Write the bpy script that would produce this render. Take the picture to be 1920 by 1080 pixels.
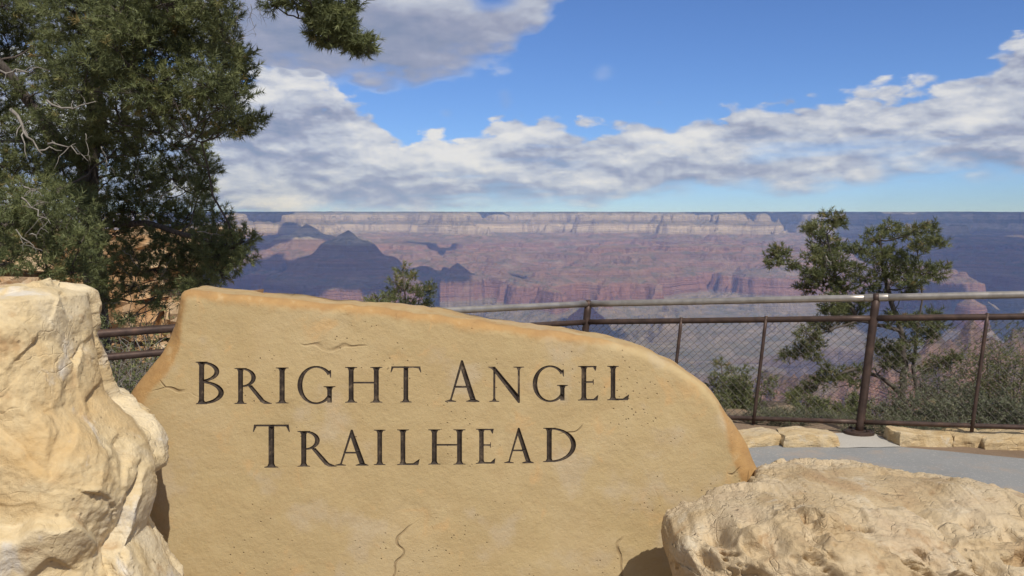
import bpy, bmesh, math, random
import numpy as np
from mathutils import Vector, Matrix, geometry
R = math.radians
scene = bpy.context.scene
for o in list(bpy.data.objects): bpy.data.objects.remove(o)

# ------------------------------------------------------------------ camera
EYE = 1.57
FPX = 1663.0                      # focal length in photo pixels (photo is 1920 wide)
PITCH = R(3.78)
cam_d = bpy.data.cameras.new('camera'); cam = bpy.data.objects.new('camera', cam_d)
scene.collection.objects.link(cam); scene.camera = cam
cam.location = (0, 0, EYE); cam.rotation_euler = (R(90) - PITCH, 0, 0)
cam_d.sensor_width = 36; cam_d.lens = 36 * FPX / 1920
cam_d.clip_start = 0.05; cam_d.clip_end = 80000

# ------------------------------------------------------------------ sun, sky, exposure
SUN_EL, SUN_AZ = R(46), R(22)     # azimuth: degrees to the right of straight behind the camera
SUN = np.array([math.cos(SUN_EL) * math.sin(SUN_AZ), -math.cos(SUN_EL) * math.cos(SUN_AZ), math.sin(SUN_EL)])
sd = bpy.data.lights.new('sun', 'SUN'); so = bpy.data.objects.new('sun', sd); scene.collection.objects.link(so)
sd.energy = 4.3; sd.angle = R(0.5); sd.color = (1.0, 0.95, 0.87)
so.rotation_euler = Vector(SUN).to_track_quat('Z', 'Y').to_euler(); so.location = (3, -6, 9)
scene.view_settings.view_transform = 'Standard'; scene.view_settings.look = 'None'
scene.view_settings.exposure = 0.0; scene.view_settings.gamma = 1
scene.cycles.use_denoising = True
scene.cycles.max_bounces = 6; scene.cycles.volume_bounces = 1; scene.cycles.transparent_max_bounces = 6
scene.cycles.sample_clamp_indirect = 6

world = bpy.data.worlds.new('World'); scene.world = world; world.use_nodes = True
WT = world.node_tree; WT.nodes.clear()

class G:
    """small node-graph helper"""
    def __init__(s, tree): s.t = tree
    def put(s, sock, v):
        if hasattr(v, 'is_output') or isinstance(v, bpy.types.NodeSocket): s.t.links.new(v, sock)
        else: sock.default_value = v
    def n(s, typ, ins=None, **props):
        nd = s.t.nodes.new(typ)
        for k, v in props.items(): setattr(nd, k, v)
        for k, v in (ins or {}).items(): s.put(nd.inputs[k], v)
        return nd
    def m(s, op, a, b=0.0, c=None, clamp=False):
        nd = s.n('ShaderNodeMath', operation=op, use_clamp=clamp)
        s.put(nd.inputs[0], a); s.put(nd.inputs[1], b)
        if c is not None: s.put(nd.inputs[2], c)
        return nd.outputs[0]
    def smooth(s, x, lo, hi):
        nd = s.n('ShaderNodeMapRange', interpolation_type='SMOOTHSTEP')
        s.put(nd.inputs['Value'], x); s.put(nd.inputs['From Min'], lo); s.put(nd.inputs['From Max'], hi)
        return nd.outputs[0]
    def rng(s, x, a, b, c, d):
        nd = s.n('ShaderNodeMapRange', clamp=True)
        for k, v in zip(('Value', 'From Min', 'From Max', 'To Min', 'To Max'), (x, a, b, c, d)): s.put(nd.inputs[k], v)
        return nd.outputs[0]
    def ramp(s, x, stops, interp='LINEAR'):
        nd = s.n('ShaderNodeValToRGB'); cr = nd.color_ramp; cr.interpolation = interp
        while len(cr.elements) < len(stops): cr.elements.new(0.5)
        while len(cr.elements) > len(stops): cr.elements.remove(cr.elements[-1])
        for e, (p, c) in zip(cr.elements, stops):
            e.position = p
            e.color = (c, c, c, 1) if not hasattr(c, '__len__') else (c[0], c[1], c[2], 1)
        s.put(nd.inputs[0], x); return nd.outputs[0]
    def mix(s, f, a, b, mode='MIX'):
        nd = s.n('ShaderNodeMix', data_type='RGBA', blend_type=mode)
        s.put(nd.inputs[0], f)
        for sock, v in ((nd.inputs[6], a), (nd.inputs[7], b)):
            if isinstance(v, (tuple, list)): v = (v[0], v[1], v[2], 1)
            s.put(sock, v)
        return nd.outputs[2]
    def noise(s, vec, scale, detail=4, rough=0.55, dist=0.0):
        nd = s.n('ShaderNodeTexNoise'); s.put(nd.inputs['Vector'], vec)
        nd.inputs['Scale'].default_value = scale; nd.inputs['Detail'].default_value = detail
        nd.inputs['Roughness'].default_value = rough; nd.inputs['Distortion'].default_value = dist
        return nd.outputs[0]
    def xyz(s, x, y, z):
        nd = s.n('ShaderNodeCombineXYZ')
        for i, v in enumerate((x, y, z)): s.put(nd.inputs[i], v)
        return nd.outputs[0]
    def sep(s, v):
        nd = s.n('ShaderNodeSeparateXYZ'); s.put(nd.inputs[0], v); return nd.outputs

def build_sky():
    g = G(WT)
    sky = g.n('ShaderNodeTexSky', sky_type='NISHITA')
    sky.sun_disc = False; sky.sun_elevation = SUN_EL
    sky.sun_rotation = math.pi - SUN_AZ
    sky.altitude = 2100; sky.air_density = 1.0; sky.dust_density = 0.3; sky.ozone_density = 4.5
    d = g.n('ShaderNodeTexCoord').outputs['Generated']
    x, y, z = g.sep(d)
    az = g.m('ARCTAN2', x, y); el = g.m('ARCSINE', z)
    A = lambda px: math.atan((px - 960) / FPX)
    E = lambda py: (430 - py) / FPX
    def edge(pts):                              # cloud edge elevation as a function of azimuth
        t = g.rng(az, -0.6, 0.6, 0, 1)
        st = [((A(px) + 0.6) / 1.2, (E(py) + 0.1) / 0.6) for px, py in pts]
        return g.m('MULTIPLY_ADD', g.ramp(t, st, 'EASE'), 0.6, -0.1)
    els = g.m('MULTIPLY', el, 2.3)
    vec = g.xyz(az, els, 0.37)
    n1 = g.noise(vec, 6.0, 8, 0.50, 0.15)
    n1u = g.noise(g.xyz(g.m('ADD', az, 0.010), g.m('ADD', els, 0.045), 0.37), 6.0, 4, 0.50, 0.15)
    n2 = g.noise(vec, 26, 6, 0.6, 0.2)
    n2u = g.noise(g.xyz(g.m('ADD', az, 0.004), g.m('ADD', els, 0.014), 0.37), 26, 4, 0.6, 0.2)
    nl = g.noise(g.xyz(az, g.m('MULTIPLY', el, 7.0), 1.7), 5.0, 6, 0.55, 0.2)      # layered stratus
    pv = g.n('ShaderNodeTexVoronoi', feature='SMOOTH_F1', voronoi_dimensions='3D'); pv.inputs['Scale'].default_value = 21; pv.inputs['Smoothness'].default_value = 0.45; pv.inputs['Detail'].default_value = 1.0; pv.inputs['Roughness'].default_value = 0.55
    wv = g.n('ShaderNodeVectorMath', operation='ADD'); g.put(wv.inputs[0], vec); g.put(wv.inputs[1], g.xyz(g.m('MULTIPLY', n2, 0.05), g.m('MULTIPLY', n1, 0.06), 0.0)); g.put(pv.inputs['Vector'], wv.outputs[0])
    pdist = pv.outputs['Distance']; ppos = g.sep(pv.outputs['Position'])[1]
    puff = g.m('SUBTRACT', 0.5, pdist); plit = g.m('MULTIPLY', g.m('SUBTRACT', g.sep(wv.outputs[0])[1], ppos), 9.0)
    wob = g.m('MULTIPLY', g.m('SUBTRACT', n1, 0.5), 0.11)
    wob2 = g.m('MULTIPLY', g.m('SUBTRACT', n2, 0.5), 0.035)
    w = g.m('ADD', g.m('ADD', wob, wob2), g.m('MULTIPLY', puff, 0.035))
    # long bank above the rim
    top = edge([(380, 165), (600, 172), (690, 215), (760, 262), (875, 268), (930, 232), (1000, 226), (1120, 246), (1230, 244),
                (1330, 218), (1450, 196), (1560, 200), (1700, 196), (1810, 178), (1900, 135), (2100, 125)])
    bot = edge([(380, 410), (900, 398), (1120, 386), (1250, 372), (1480, 362), (1620, 346), (1760, 332), (1920, 338), (2100, 345)])
    a_top = g.smooth(g.m('ADD', g.m('SUBTRACT', top, el), w), -0.017, -0.005)
    a_bot = g.smooth(g.m('ADD', g.m('SUBTRACT', el, bot), g.m('MULTIPLY', w, 0.5)), -0.012, 0.012)
    bank = g.m('MULTIPLY', a_top, a_bot)
    thin = g.smooth(nl, 0.30, 0.50)
    low = g.smooth(el, E(330), E(250))                  # thinner, streaky lower down
    bank = g.m('MULTIPLY', bank, g.m('MAXIMUM', low, g.m('MULTIPLY_ADD', thin, 0.5, 0.5)))
    # big grey cloud, upper left
    ub = edge([(200, 150), (430, 150), (600, 166), (740, 182), (860, 156), (945, 136), (1000, 92), (1050, 30), (1090, -30), (1180, -200), (1500, -400), (1900, -420)])
    upper = g.smooth(g.m('ADD', g.m('SUBTRACT', el, ub), g.m('MULTIPLY', w, 0.8)), -0.010, 0.022)
    def blob(px, py, sx, sy):
        dx = g.m('DIVIDE', g.m('SUBTRACT', az, A(px)), sx / FPX); dy = g.m('DIVIDE', g.m('SUBTRACT', el, E(py)), sy / FPX)
        r2 = g.m('ADD', g.m('MULTIPLY', dx, dx), g.m('MULTIPLY', dy, dy))
        return g.m('POWER', 2.718, g.m('MULTIPLY', r2, -1.0))
    hole = blob(930, 10, 60, 40)
    upper = g.m('MULTIPLY', upper, g.m('SUBTRACT', 1.0, g.smooth(g.m('ADD', hole, g.m('MULTIPLY', w, 9.0)), 0.35, 0.95)))
    wisp = None
    for a in ((1128, 145, 40, 24), (948, 196, 24, 32), (840, 218, 22, 14)):
        b = blob(*a); wisp = b if wisp is None else g.m('MAXIMUM', wisp, b)
    wisp = g.m('MULTIPLY', g.smooth(g.m('ADD', wisp, g.m('MULTIPLY', w, 9.0)), 0.50, 1.5), 0.5)
    # beyond the picture: the same broken cloud goes on overhead
    pz = g.m('MAXIMUM', z, 0.12)
    nh = g.noise(g.xyz(g.m('DIVIDE', x, pz), g.m('DIVIDE', y, pz), 3.1), 0.9, 7, 0.55, 0.3)
    over = g.m('MULTIPLY', g.smooth(nh, 0.50, 0.62), g.smooth(el, 0.29, 0.36))
    alpha = g.m('MAXIMUM', g.m('MAXIMUM', bank, upper), g.m('MAXIMUM', wisp, over))
    alpha = g.m('MULTIPLY', alpha, g.smooth(el, -0.02, 0.016))
    # shading: bright where the cloud thins towards the light, grey in the thick base
    lit = g.m('ADD', g.m('MULTIPLY', g.m('SUBTRACT', n1, n1u), 2.6), g.m('MULTIPLY_ADD', g.m('SUBTRACT', n2, n2u), 1.2, g.m('MULTIPLY_ADD', puff, 0.25, g.m('MULTIPLY', plit, 0.35))))
    edge_l = g.m('SUBTRACT', 1.0, g.smooth(g.m('SUBTRACT', top, el), 0.0, 0.085))
    bank_l = g.m('ADD', g.m('MULTIPLY_ADD', edge_l, 0.26, 0.42), lit)
    bank_l = g.m('ADD', bank_l, g.m('MULTIPLY', g.m('SUBTRACT', nl, 0.5), 0.9))
    up_l = g.m('ADD', g.m('ADD', 0.16, g.m('MULTIPLY', g.smooth(g.m('SUBTRACT', el, ub), 0.025, 0.11), 0.22)), g.m('MULTIPLY', lit, 0.45))
    up_l = g.m('ADD', up_l, g.m('MULTIPLY', g.smooth(az, A(760), A(1000)), 0.22))
    isup = g.smooth(g.m('SUBTRACT', upper, g.m('MULTIPLY', bank, 0.6)), 0.1, 0.5)
    light = g.m('ADD', g.m('MULTIPLY', up_l, isup), g.m('MULTIPLY', bank_l, g.m('SUBTRACT', 1.0, isup)))
    ccol = g.ramp(light, [(0.0, (2.4, 2.8, 3.9)), (0.25, (3.3, 3.5, 4.5)), (0.5, (4.9, 5.2, 6.0)), (0.75, (6.7, 6.8, 7.1)), (1.0, (8.0, 7.9, 7.7))])
    skyc = g.mix(1.0, sky.outputs[0], (0.68, 0.84, 1.14), 'MULTIPLY')
    col = g.mix(g.m('MULTIPLY', alpha, 0.93), skyc, ccol)
    bg = g.n('ShaderNodeBackground', {'Color': col, 'Strength': 0.1})
    out = g.n('ShaderNodeOutputWorld'); WT.links.new(bg.outputs[0], out.inputs['Surface'])
build_sky()

# ------------------------------------------------------------------ helpers
rng = np.random.default_rng(7); random.seed(7)
CT, ST = math.cos(PITCH), math.sin(PITCH)
def ray(px, py):
    xi, yi = (px - 960) / FPX, (540 - py) / FPX
    return np.array([xi, CT + yi * ST, -ST + yi * CT])
def at(px, py, Y):                       # photo pixel at distance Y in front of the camera
    d = ray(px, py); return np.array([0, 0, EYE]) + d * (Y / d[1])
def at_z(px, py, z):                     # photo pixel on a level plane
    d = ray(px, py); return np.array([0, 0, EYE]) + d * ((z - EYE) / d[2])

_perm = np.random.default_rng(11).permutation(256); _perm = np.concatenate([_perm, _perm, _perm])
_grad = np.array([[1,1,0],[-1,1,0],[1,-1,0],[-1,-1,0],[1,0,1],[-1,0,1],[1,0,-1],[-1,0,-1],[0,1,1],[0,-1,1],[0,1,-1],[0,-1,-1],[1,1,0],[-1,1,0],[0,-1,1],[0,-1,-1]], float)
def perlin(x, y, z=0.0):
    x, y, z = np.broadcast_arrays(np.asarray(x, float), np.asarray(y, float), np.asarray(z, float))
    xi, yi, zi = np.floor(x).astype(int), np.floor(y).astype(int), np.floor(z).astype(int)
    xf, yf, zf = x - xi, y - yi, z - zi
    xi, yi, zi = xi & 255, yi & 255, zi & 255
    f = lambda t: t * t * t * (t * (t * 6 - 15) + 10)
    u, v, w = f(xf), f(yf), f(zf)
    def gr(i, j, k):
        h = _perm[_perm[_perm[xi + i] + yi + j] + zi + k] & 15
        gv = _grad[h]; return gv[..., 0] * (xf - i) + gv[..., 1] * (yf - j) + gv[..., 2] * (zf - k)
    L = lambda a, b, t: a + t * (b - a)
    return L(L(L(gr(0,0,0), gr(1,0,0), u), L(gr(0,1,0), gr(1,1,0), u), v), L(L(gr(0,0,1), gr(1,0,1), u), L(gr(0,1,1), gr(1,1,1), u), v), w)
def fbm(x, y, z=0.0, o=4, g=0.5, ridged=False):
    s, a = 0.0, 1.0
    for i in range(o):
        n = perlin(np.asarray(x) * 2**i + 17.3 * i, np.asarray(y) * 2**i - 9.1 * i, np.asarray(z) * 2**i + 5.7 * i)
        s = s + a * ((1 - 2 * np.abs(n)) if ridged else n); a *= g
    return s
def sstep(x, a, b):
    t = np.clip((x - a) / (b - a), 0, 1); return t * t * (3 - 2 * t)

COL = scene.collection
def link(o, parent=None):
    COL.objects.link(o)
    if parent is not None: o.parent = parent
    return o
def mesh_np(name, V, F, mat, parent=None, smooth=True, attrs=None):
    """V (n,3); F: array (m,k) or list of such arrays"""
    V = np.asarray(V, np.float32)
    Fs = F if isinstance(F, list) else [F]
    Fs = [np.asarray(f, np.int32) for f in Fs if len(f)]
    me = bpy.data.meshes.new(name)
    me.vertices.add(len(V)); me.vertices.foreach_set('co', V.ravel())
    nl = sum(f.size for f in Fs); npol = sum(len(f) for f in Fs)
    me.loops.add(nl); me.polygons.add(npol)
    me.loops.foreach_set('vertex_index', np.concatenate([f.ravel() for f in Fs]))
    tot = np.concatenate([np.full(len(f), f.shape[1], np.int32) for f in Fs])
    st = np.concatenate([[0], np.cumsum(tot)[:-1]]).astype(np.int32)
    me.polygons.foreach_set('loop_start', st); me.polygons.foreach_set('loop_total', tot)
    me.polygons.foreach_set('use_smooth', np.full(npol, smooth))
    me.update(calc_edges=True); me.validate()
    for k, v in (attrs or {}).items():
        a = me.attributes.new(k, 'FLOAT', 'POINT'); a.data.foreach_set('value', np.asarray(v, np.float32))
    if mat is not None: me.materials.append(mat)
    return link(bpy.data.objects.new(name, me), parent)
class MB:
    def __init__(s): s.v = []; s.f = {}; s.n = 0
    def add(s, V, F):
        V = np.asarray(V, float); F = np.asarray(F, int)
        s.v.append(V); s.f.setdefault(F.shape[1], []).append(F + s.n); s.n += len(V)
    def tube(s, P, rad, k=6, cap=True):
        P = np.asarray(P, float); n = len(P); rad = np.broadcast_to(np.asarray(rad, float), (n,))
        T = np.gradient(P, axis=0); T /= np.linalg.norm(T, axis=1)[:, None] + 1e-9
        ref = np.array([0, 0, 1.0]) if abs(T[0][2]) < 0.8 else np.array([1.0, 0, 0])
        U = np.cross(T, ref); U /= np.linalg.norm(U, axis=1)[:, None] + 1e-9
        W = np.cross(T, U)
        a = np.arange(k) * 2 * math.pi / k
        ring = P[:, None] + rad[:, None, None] * (np.cos(a)[None, :, None] * U[:, None] + np.sin(a)[None, :, None] * W[:, None])
        i = np.arange(n - 1)[:, None] * k; j = np.arange(k)[None]; j2 = (j + 1) % k
        F = np.stack([i + j, i + j2, i + k + j2, i + k + j], -1).reshape(-1, 4)
        s.add(ring.reshape(-1, 3), F)
        if cap:
            s.f.setdefault(k, []).append(np.array([list(range(k))[::-1]]) + s.n - n * k)
            s.f.setdefault(k, []).append(np.array([list(range(k))]) + s.n - k)
    def build(s, name, mat, parent=None, smooth=True, attrs=None):
        return mesh_np(name, np.concatenate(s.v), [np.concatenate(f) for f in s.f.values()], mat, parent, smooth, attrs)
def tag(o, label=None, cat=None, group=None, kind=None):
    for k, v in (('label', label), ('category', cat), ('group', group), ('kind', kind)):
        if v: o[k] = v
    return o
def empty(name, loc=(0, 0, 0)):
    o = bpy.data.objects.new(name, None); o.location = loc; o.empty_display_size = 0.1; return link(o)

MATS = {}
def mat(name, fn, disp=False):
    m = bpy.data.materials.new(name); m.use_nodes = True; t = m.node_tree; t.nodes.clear()
    g = G(t); out = g.n('ShaderNodeOutputMaterial'); b = g.n('ShaderNodeBsdfPrincipled')
    t.links.new(b.outputs[0], out.inputs[0]); b.inputs['Specular IOR Level'].default_value = 0.25
    fn(g, b, out); MATS[name] = m; return m
def bump(g, b, h, strength, dist):
    nd = g.n('ShaderNodeBump', {'Height': h}); nd.inputs['Strength'].default_value = strength; nd.inputs['Distance'].default_value = dist
    g.t.links.new(nd.outputs[0], b.inputs['Normal'])
def pos(g): return g.n('ShaderNodeNewGeometry').outputs['Position']
def attr(g, name): return g.n('ShaderNodeAttribute', attribute_name=name).outputs['Fac']

# ------------------------------------------------------------------ materials
def m_sign(g, b, o):
    p = pos(g); st = attr(g, 'stain')
    n = g.noise(p, 3.2, 6, 0.6); f = g.noise(p, 60, 5, 0.7); k = g.noise(p, 9, 5, 0.6, 0.8)
    c = g.ramp(n, [(0.32, (0.395, 0.300, 0.152)), (0.5, (0.432, 0.328, 0.166)), (0.68, (0.465, 0.362, 0.200))])
    c = g.mix(g.smooth(k, 0.55, 0.72), c, (0.50, 0.335, 0.155))
    c = g.mix(g.m('MULTIPLY', g.smooth(g.noise(p, 5.0, 4), 0.54, 0.66), 0.55), c, (0.45, 0.375, 0.265))
    c = g.mix(g.rng(f, 0.3, 0.7, 0.0, 0.28), c, (0.40, 0.295, 0.165))
    sv = g.n('ShaderNodeTexVoronoi', {'Vector': p}); sv.inputs['Scale'].default_value = 55
    spots = g.m('MULTIPLY', g.smooth(sv.outputs['Distance'], 0.16, 0.06), g.smooth(g.noise(p, 4.5, 3), 0.52, 0.62))
    c = g.mix(g.m('MULTIPLY', spots, 0.75), c, (0.12, 0.075, 0.04))
    s2 = g.smooth(g.m('ADD', st, g.m('MULTIPLY', g.m('SUBTRACT', g.noise(p, 16, 5, 0.65), 0.5), 0.7)), 0.30, 0.75)
    rust = g.ramp(g.noise(p, 22, 4), [(0.3, (0.30, 0.155, 0.052)), (0.6, (0.385, 0.215, 0.075)), (0.8, (0.50, 0.36, 0.19))])
    c = g.mix(g.m('MULTIPLY', s2, 0.85), c, rust)
    cr = g.n('ShaderNodeTexVoronoi', feature='DISTANCE_TO_EDGE'); cr.inputs['Scale'].default_value = 2.6
    wv = g.n('ShaderNodeVectorMath', operation='ADD'); g.put(wv.inputs[0], p); nn = g.n('ShaderNodeTexNoise', {'Vector': p}); nn.inputs['Scale'].default_value = 5; sc_ = g.n('ShaderNodeVectorMath', operation='SCALE'); g.put(sc_.inputs[0], nn.outputs['Color']); sc_.inputs['Scale'].default_value = 0.22; g.put(wv.inputs[1], sc_.outputs[0]); g.put(cr.inputs['Vector'], wv.outputs[0])
    crack = g.m('MULTIPLY', g.smooth(cr.outputs['Distance'], 0.010, 0.002), g.smooth(g.noise(p, 3.1, 3), 0.58, 0.66))
    c = g.mix(g.m('MULTIPLY', crack, 0.55), c, (0.22, 0.14, 0.07))
    bed = g.noise(g.xyz(g.m('MULTIPLY', g.sep(p)[0], 1.2), 0.0, g.m('MULTIPLY', g.sep(p)[2], 2.0)), 5.0, 7, 0.7, 1.2)
    c = g.mix(g.rng(bed, 0.38, 0.62, 0.0, 0.30), c, (0.36, 0.245, 0.115))
    g.put(b.inputs['Base Color'], c); b.inputs['Roughness'].default_value = 0.85
    h = g.m('ADD', g.m('MULTIPLY', f, 0.5), g.m('MULTIPLY', g.noise(p, 14, 6, 0.6), 1.0))
    bump(g, b, g.m('SUBTRACT', g.m('SUBTRACT', h, g.m('MULTIPLY', spots, 1.2)), crack), 0.6, 0.009)
def m_letter(g, b, o):
    p = pos(g)
    c = g.ramp(g.noise(p, 40, 5, 0.65), [(0.3, (0.024, 0.018, 0.014)), (0.55, (0.052, 0.038, 0.028)), (0.72, (0.15, 0.11, 0.07))])
    g.put(b.inputs['Base Color'], c); b.inputs['Roughness'].default_value = 0.75
def rock_mat(cols, white, scale=1.0, bstr=0.7):
    def fn(g, b, o):
        p = pos(g)
        n = g.noise(p, 3.0 * scale, 7, 0.6, 0.6); k = g.noise(p, 7.5 * scale, 6, 0.62, 0.4); f = g.noise(p, 70 * scale, 6, 0.7)
        c = g.ramp(n, [(0.30, cols[0]), (0.45, cols[1]), (0.56, cols[2]), (0.72, cols[3])])
        c = g.mix(g.m('MULTIPLY', g.smooth(k, 0.56, 0.70), 0.75), c, white)
        c = g.mix(g.m('MULTIPLY', g.smooth(g.noise(p, 12 * scale, 5, 0.6, 0.5), 0.58, 0.74), 0.6), c, (0.36, 0.20, 0.085))
        c = g.mix(g.rng(f, 0.35, 0.65, 0.0, 0.35), c, g.mix(0.5, c, (0.22, 0.15, 0.085)))
        sv = g.n('ShaderNodeTexVoronoi', {'Vector': p}); sv.inputs['Scale'].default_value = 38 * scale
        sp = g.m('MULTIPLY', g.smooth(sv.outputs['Distance'], 0.22, 0.08), g.smooth(g.noise(p, 6 * scale, 4), 0.52, 0.62))
        c = g.mix(g.m('MULTIPLY', sp, 0.6), c, (0.16, 0.11, 0.065))  # dark specks in the colour stand in for shade in small pits
        g.put(b.inputs['Base Color'], c); b.inputs['Roughness'].default_value = 0.9
        f = g.m('SUBTRACT', f, g.m('MULTIPLY', sp, 0.8))
        nn = g.n('ShaderNodeTexNoise', {'Vector': p}); nn.inputs['Scale'].default_value = 9 * scale; nn.inputs['Detail'].default_value = 4
        sc_ = g.n('ShaderNodeVectorMath', operation='SCALE'); g.put(sc_.inputs[0], nn.outputs['Color']); sc_.inputs['Scale'].default_value = 0.10 / scale
        wv = g.n('ShaderNodeVectorMath', operation='ADD'); g.put(wv.inputs[0], p); g.put(wv.inputs[1], sc_.outputs[0])
        for vs, dep, lo, hi in ((6.5, 0.9, 0.50, 0.60), (19, 0.45, 0.46, 0.58)):
            cr = g.n('ShaderNodeTexVoronoi', feature='DISTANCE_TO_EDGE'); cr.inputs['Scale'].default_value = vs * scale; g.put(cr.inputs['Vector'], wv.outputs[0])
            f = g.m('SUBTRACT', f, g.m('MULTIPLY', g.m('MULTIPLY', g.smooth(cr.outputs['Distance'], 0.05, 0.0), g.smooth(g.noise(p, 4.3 * scale + vs * .1, 3), lo, hi)), dep))
            fc = g.n('ShaderNodeTexVoronoi', feature='F1'); fc.inputs['Scale'].default_value = vs * scale; g.put(fc.inputs['Vector'], wv.outputs[0])
            f = g.m('ADD', f, g.m('MULTIPLY', g.sep(fc.outputs['Color'])[0], dep * .45))
        bump(g, b, g.m('ADD', g.m('MULTIPLY', f, 0.4), g.noise(p, 18 * scale, 8, 0.7)), bstr, 0.028)
    return fn
mat('sign_stone', m_sign); mat('letter_paint', m_letter)
mat('boulder_yellow', rock_mat([(0.53, 0.36, 0.165), (0.61, 0.475, 0.27), (0.66, 0.55, 0.365), (0.60, 0.52, 0.385)], (0.66, 0.62, 0.55), 1.0, 0.45))
mat('boulder_tan', rock_mat([(0.42, 0.28, 0.15), (0.52, 0.39, 0.225), (0.60, 0.475, 0.305), (0.49, 0.36, 0.225)], (0.64, 0.55, 0.40)))
mat('kerb_stone', rock_mat([(0.42, 0.28, 0.13), (0.50, 0.37, 0.20), (0.54, 0.42, 0.25), (0.48, 0.39, 0.27)], (0.55, 0.48, 0.36), 1.6, 0.5))
mat('cliff_stone', rock_mat([(0.36, 0.19, 0.08), (0.46, 0.28, 0.14), (0.55, 0.39, 0.23), (0.50, 0.38, 0.25)], (0.55, 0.46, 0.33), 0.5))
def m_metal(g, b, o):
    p = pos(g); n = g.noise(p, 14, 5, 0.65); f = g.noise(p, 120, 4, 0.7)
    c = g.ramp(n, [(0.35, (0.050, 0.034, 0.028)), (0.6, (0.085, 0.055, 0.043)), (0.75, (0.13, 0.075, 0.05))])
    g.put(b.inputs['Base Color'], c); b.inputs['Metallic'].default_value = 0.35
    g.put(b.inputs['Roughness'], g.rng(f, 0.3, 0.7, 0.42, 0.6)); bump(g, b, f, 0.15, 0.002)
def m_rail(g, b, o):
    p = pos(g); n = g.noise(p, 9, 5, 0.65); f = g.noise(p, 90, 4, 0.7)
    c = g.ramp(n, [(0.35, (0.33, 0.295, 0.25)), (0.6, (0.45, 0.405, 0.35)), (0.75, (0.54, 0.49, 0.42))])
    g.put(b.inputs['Base Color'], c); b.inputs['Metallic'].default_value = 0.75
    g.put(b.inputs['Roughness'], g.rng(f, 0.3, 0.7, 0.28, 0.42)); bump(g, b, f, 0.1, 0.002)
mat('brown_metal', m_metal); mat('rail_metal', m_rail)
def m_wire(g, b, o):
    b.inputs['Base Color'].default_value = (0.075, 0.062, 0.055, 1); b.inputs['Metallic'].default_value = 0.3; b.inputs['Roughness'].default_value = 0.6
mat('wire', m_wire)
def m_path(g, b, o):
    p = pos(g); n = g.noise(p, 1.5, 6, 0.6); f = g.noise(p, 160, 4, 0.75)
    c = g.ramp(n, [(0.3, (0.235, 0.235, 0.225)), (0.6, (0.285, 0.28, 0.265)), (0.75, (0.34, 0.315, 0.285))])
    c = g.mix(g.rng(f, 0.35, 0.7, 0, 0.6), c, (0.14, 0.14, 0.14)); c = g.mix(g.m('MULTIPLY', g.smooth(g.noise(p, 60, 3, .6), .58, .66), .6), c, (0.36, 0.34, 0.31)); c = g.mix(g.m('MULTIPLY', g.smooth(g.noise(p, 2.4, 6, .7), .5, .66), .5), c, (0.33, 0.26, 0.2))
    g.put(b.inputs['Base Color'], c); b.inputs['Roughness'].default_value = 0.9; bump(g, b, f, 0.4, 0.004)
mat('path', m_path)
def m_concrete(g, b, o):
    p = pos(g); f = g.noise(p, 90, 5, 0.7)
    g.put(b.inputs['Base Color'], g.ramp(f, [(0.3, (0.36, 0.33, 0.28)), (0.7, (0.47, 0.44, 0.39))])); b.inputs['Roughness'].default_value = 0.9
    bump(g, b, f, 0.3, 0.003)
mat('concrete', m_concrete)
def m_dirt(g, b, o):
    p = pos(g); n = g.noise(p, 0.9, 7, 0.65); f = g.noise(p, 55, 6, 0.75)
    c = g.ramp(n, [(0.3, (0.20, 0.135, 0.085)), (0.55, (0.29, 0.205, 0.135)), (0.75, (0.36, 0.27, 0.19))])
    c = g.mix(g.rng(f, 0.4, 0.7, 0, 0.45), c, (0.15, 0.11, 0.075))
    g.put(b.inputs['Base Color'], c); b.inputs['Roughness'].default_value = 0.95; bump(g, b, f, 0.7, 0.02)
mat('dirt', m_dirt)
TILT = 0.017
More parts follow.
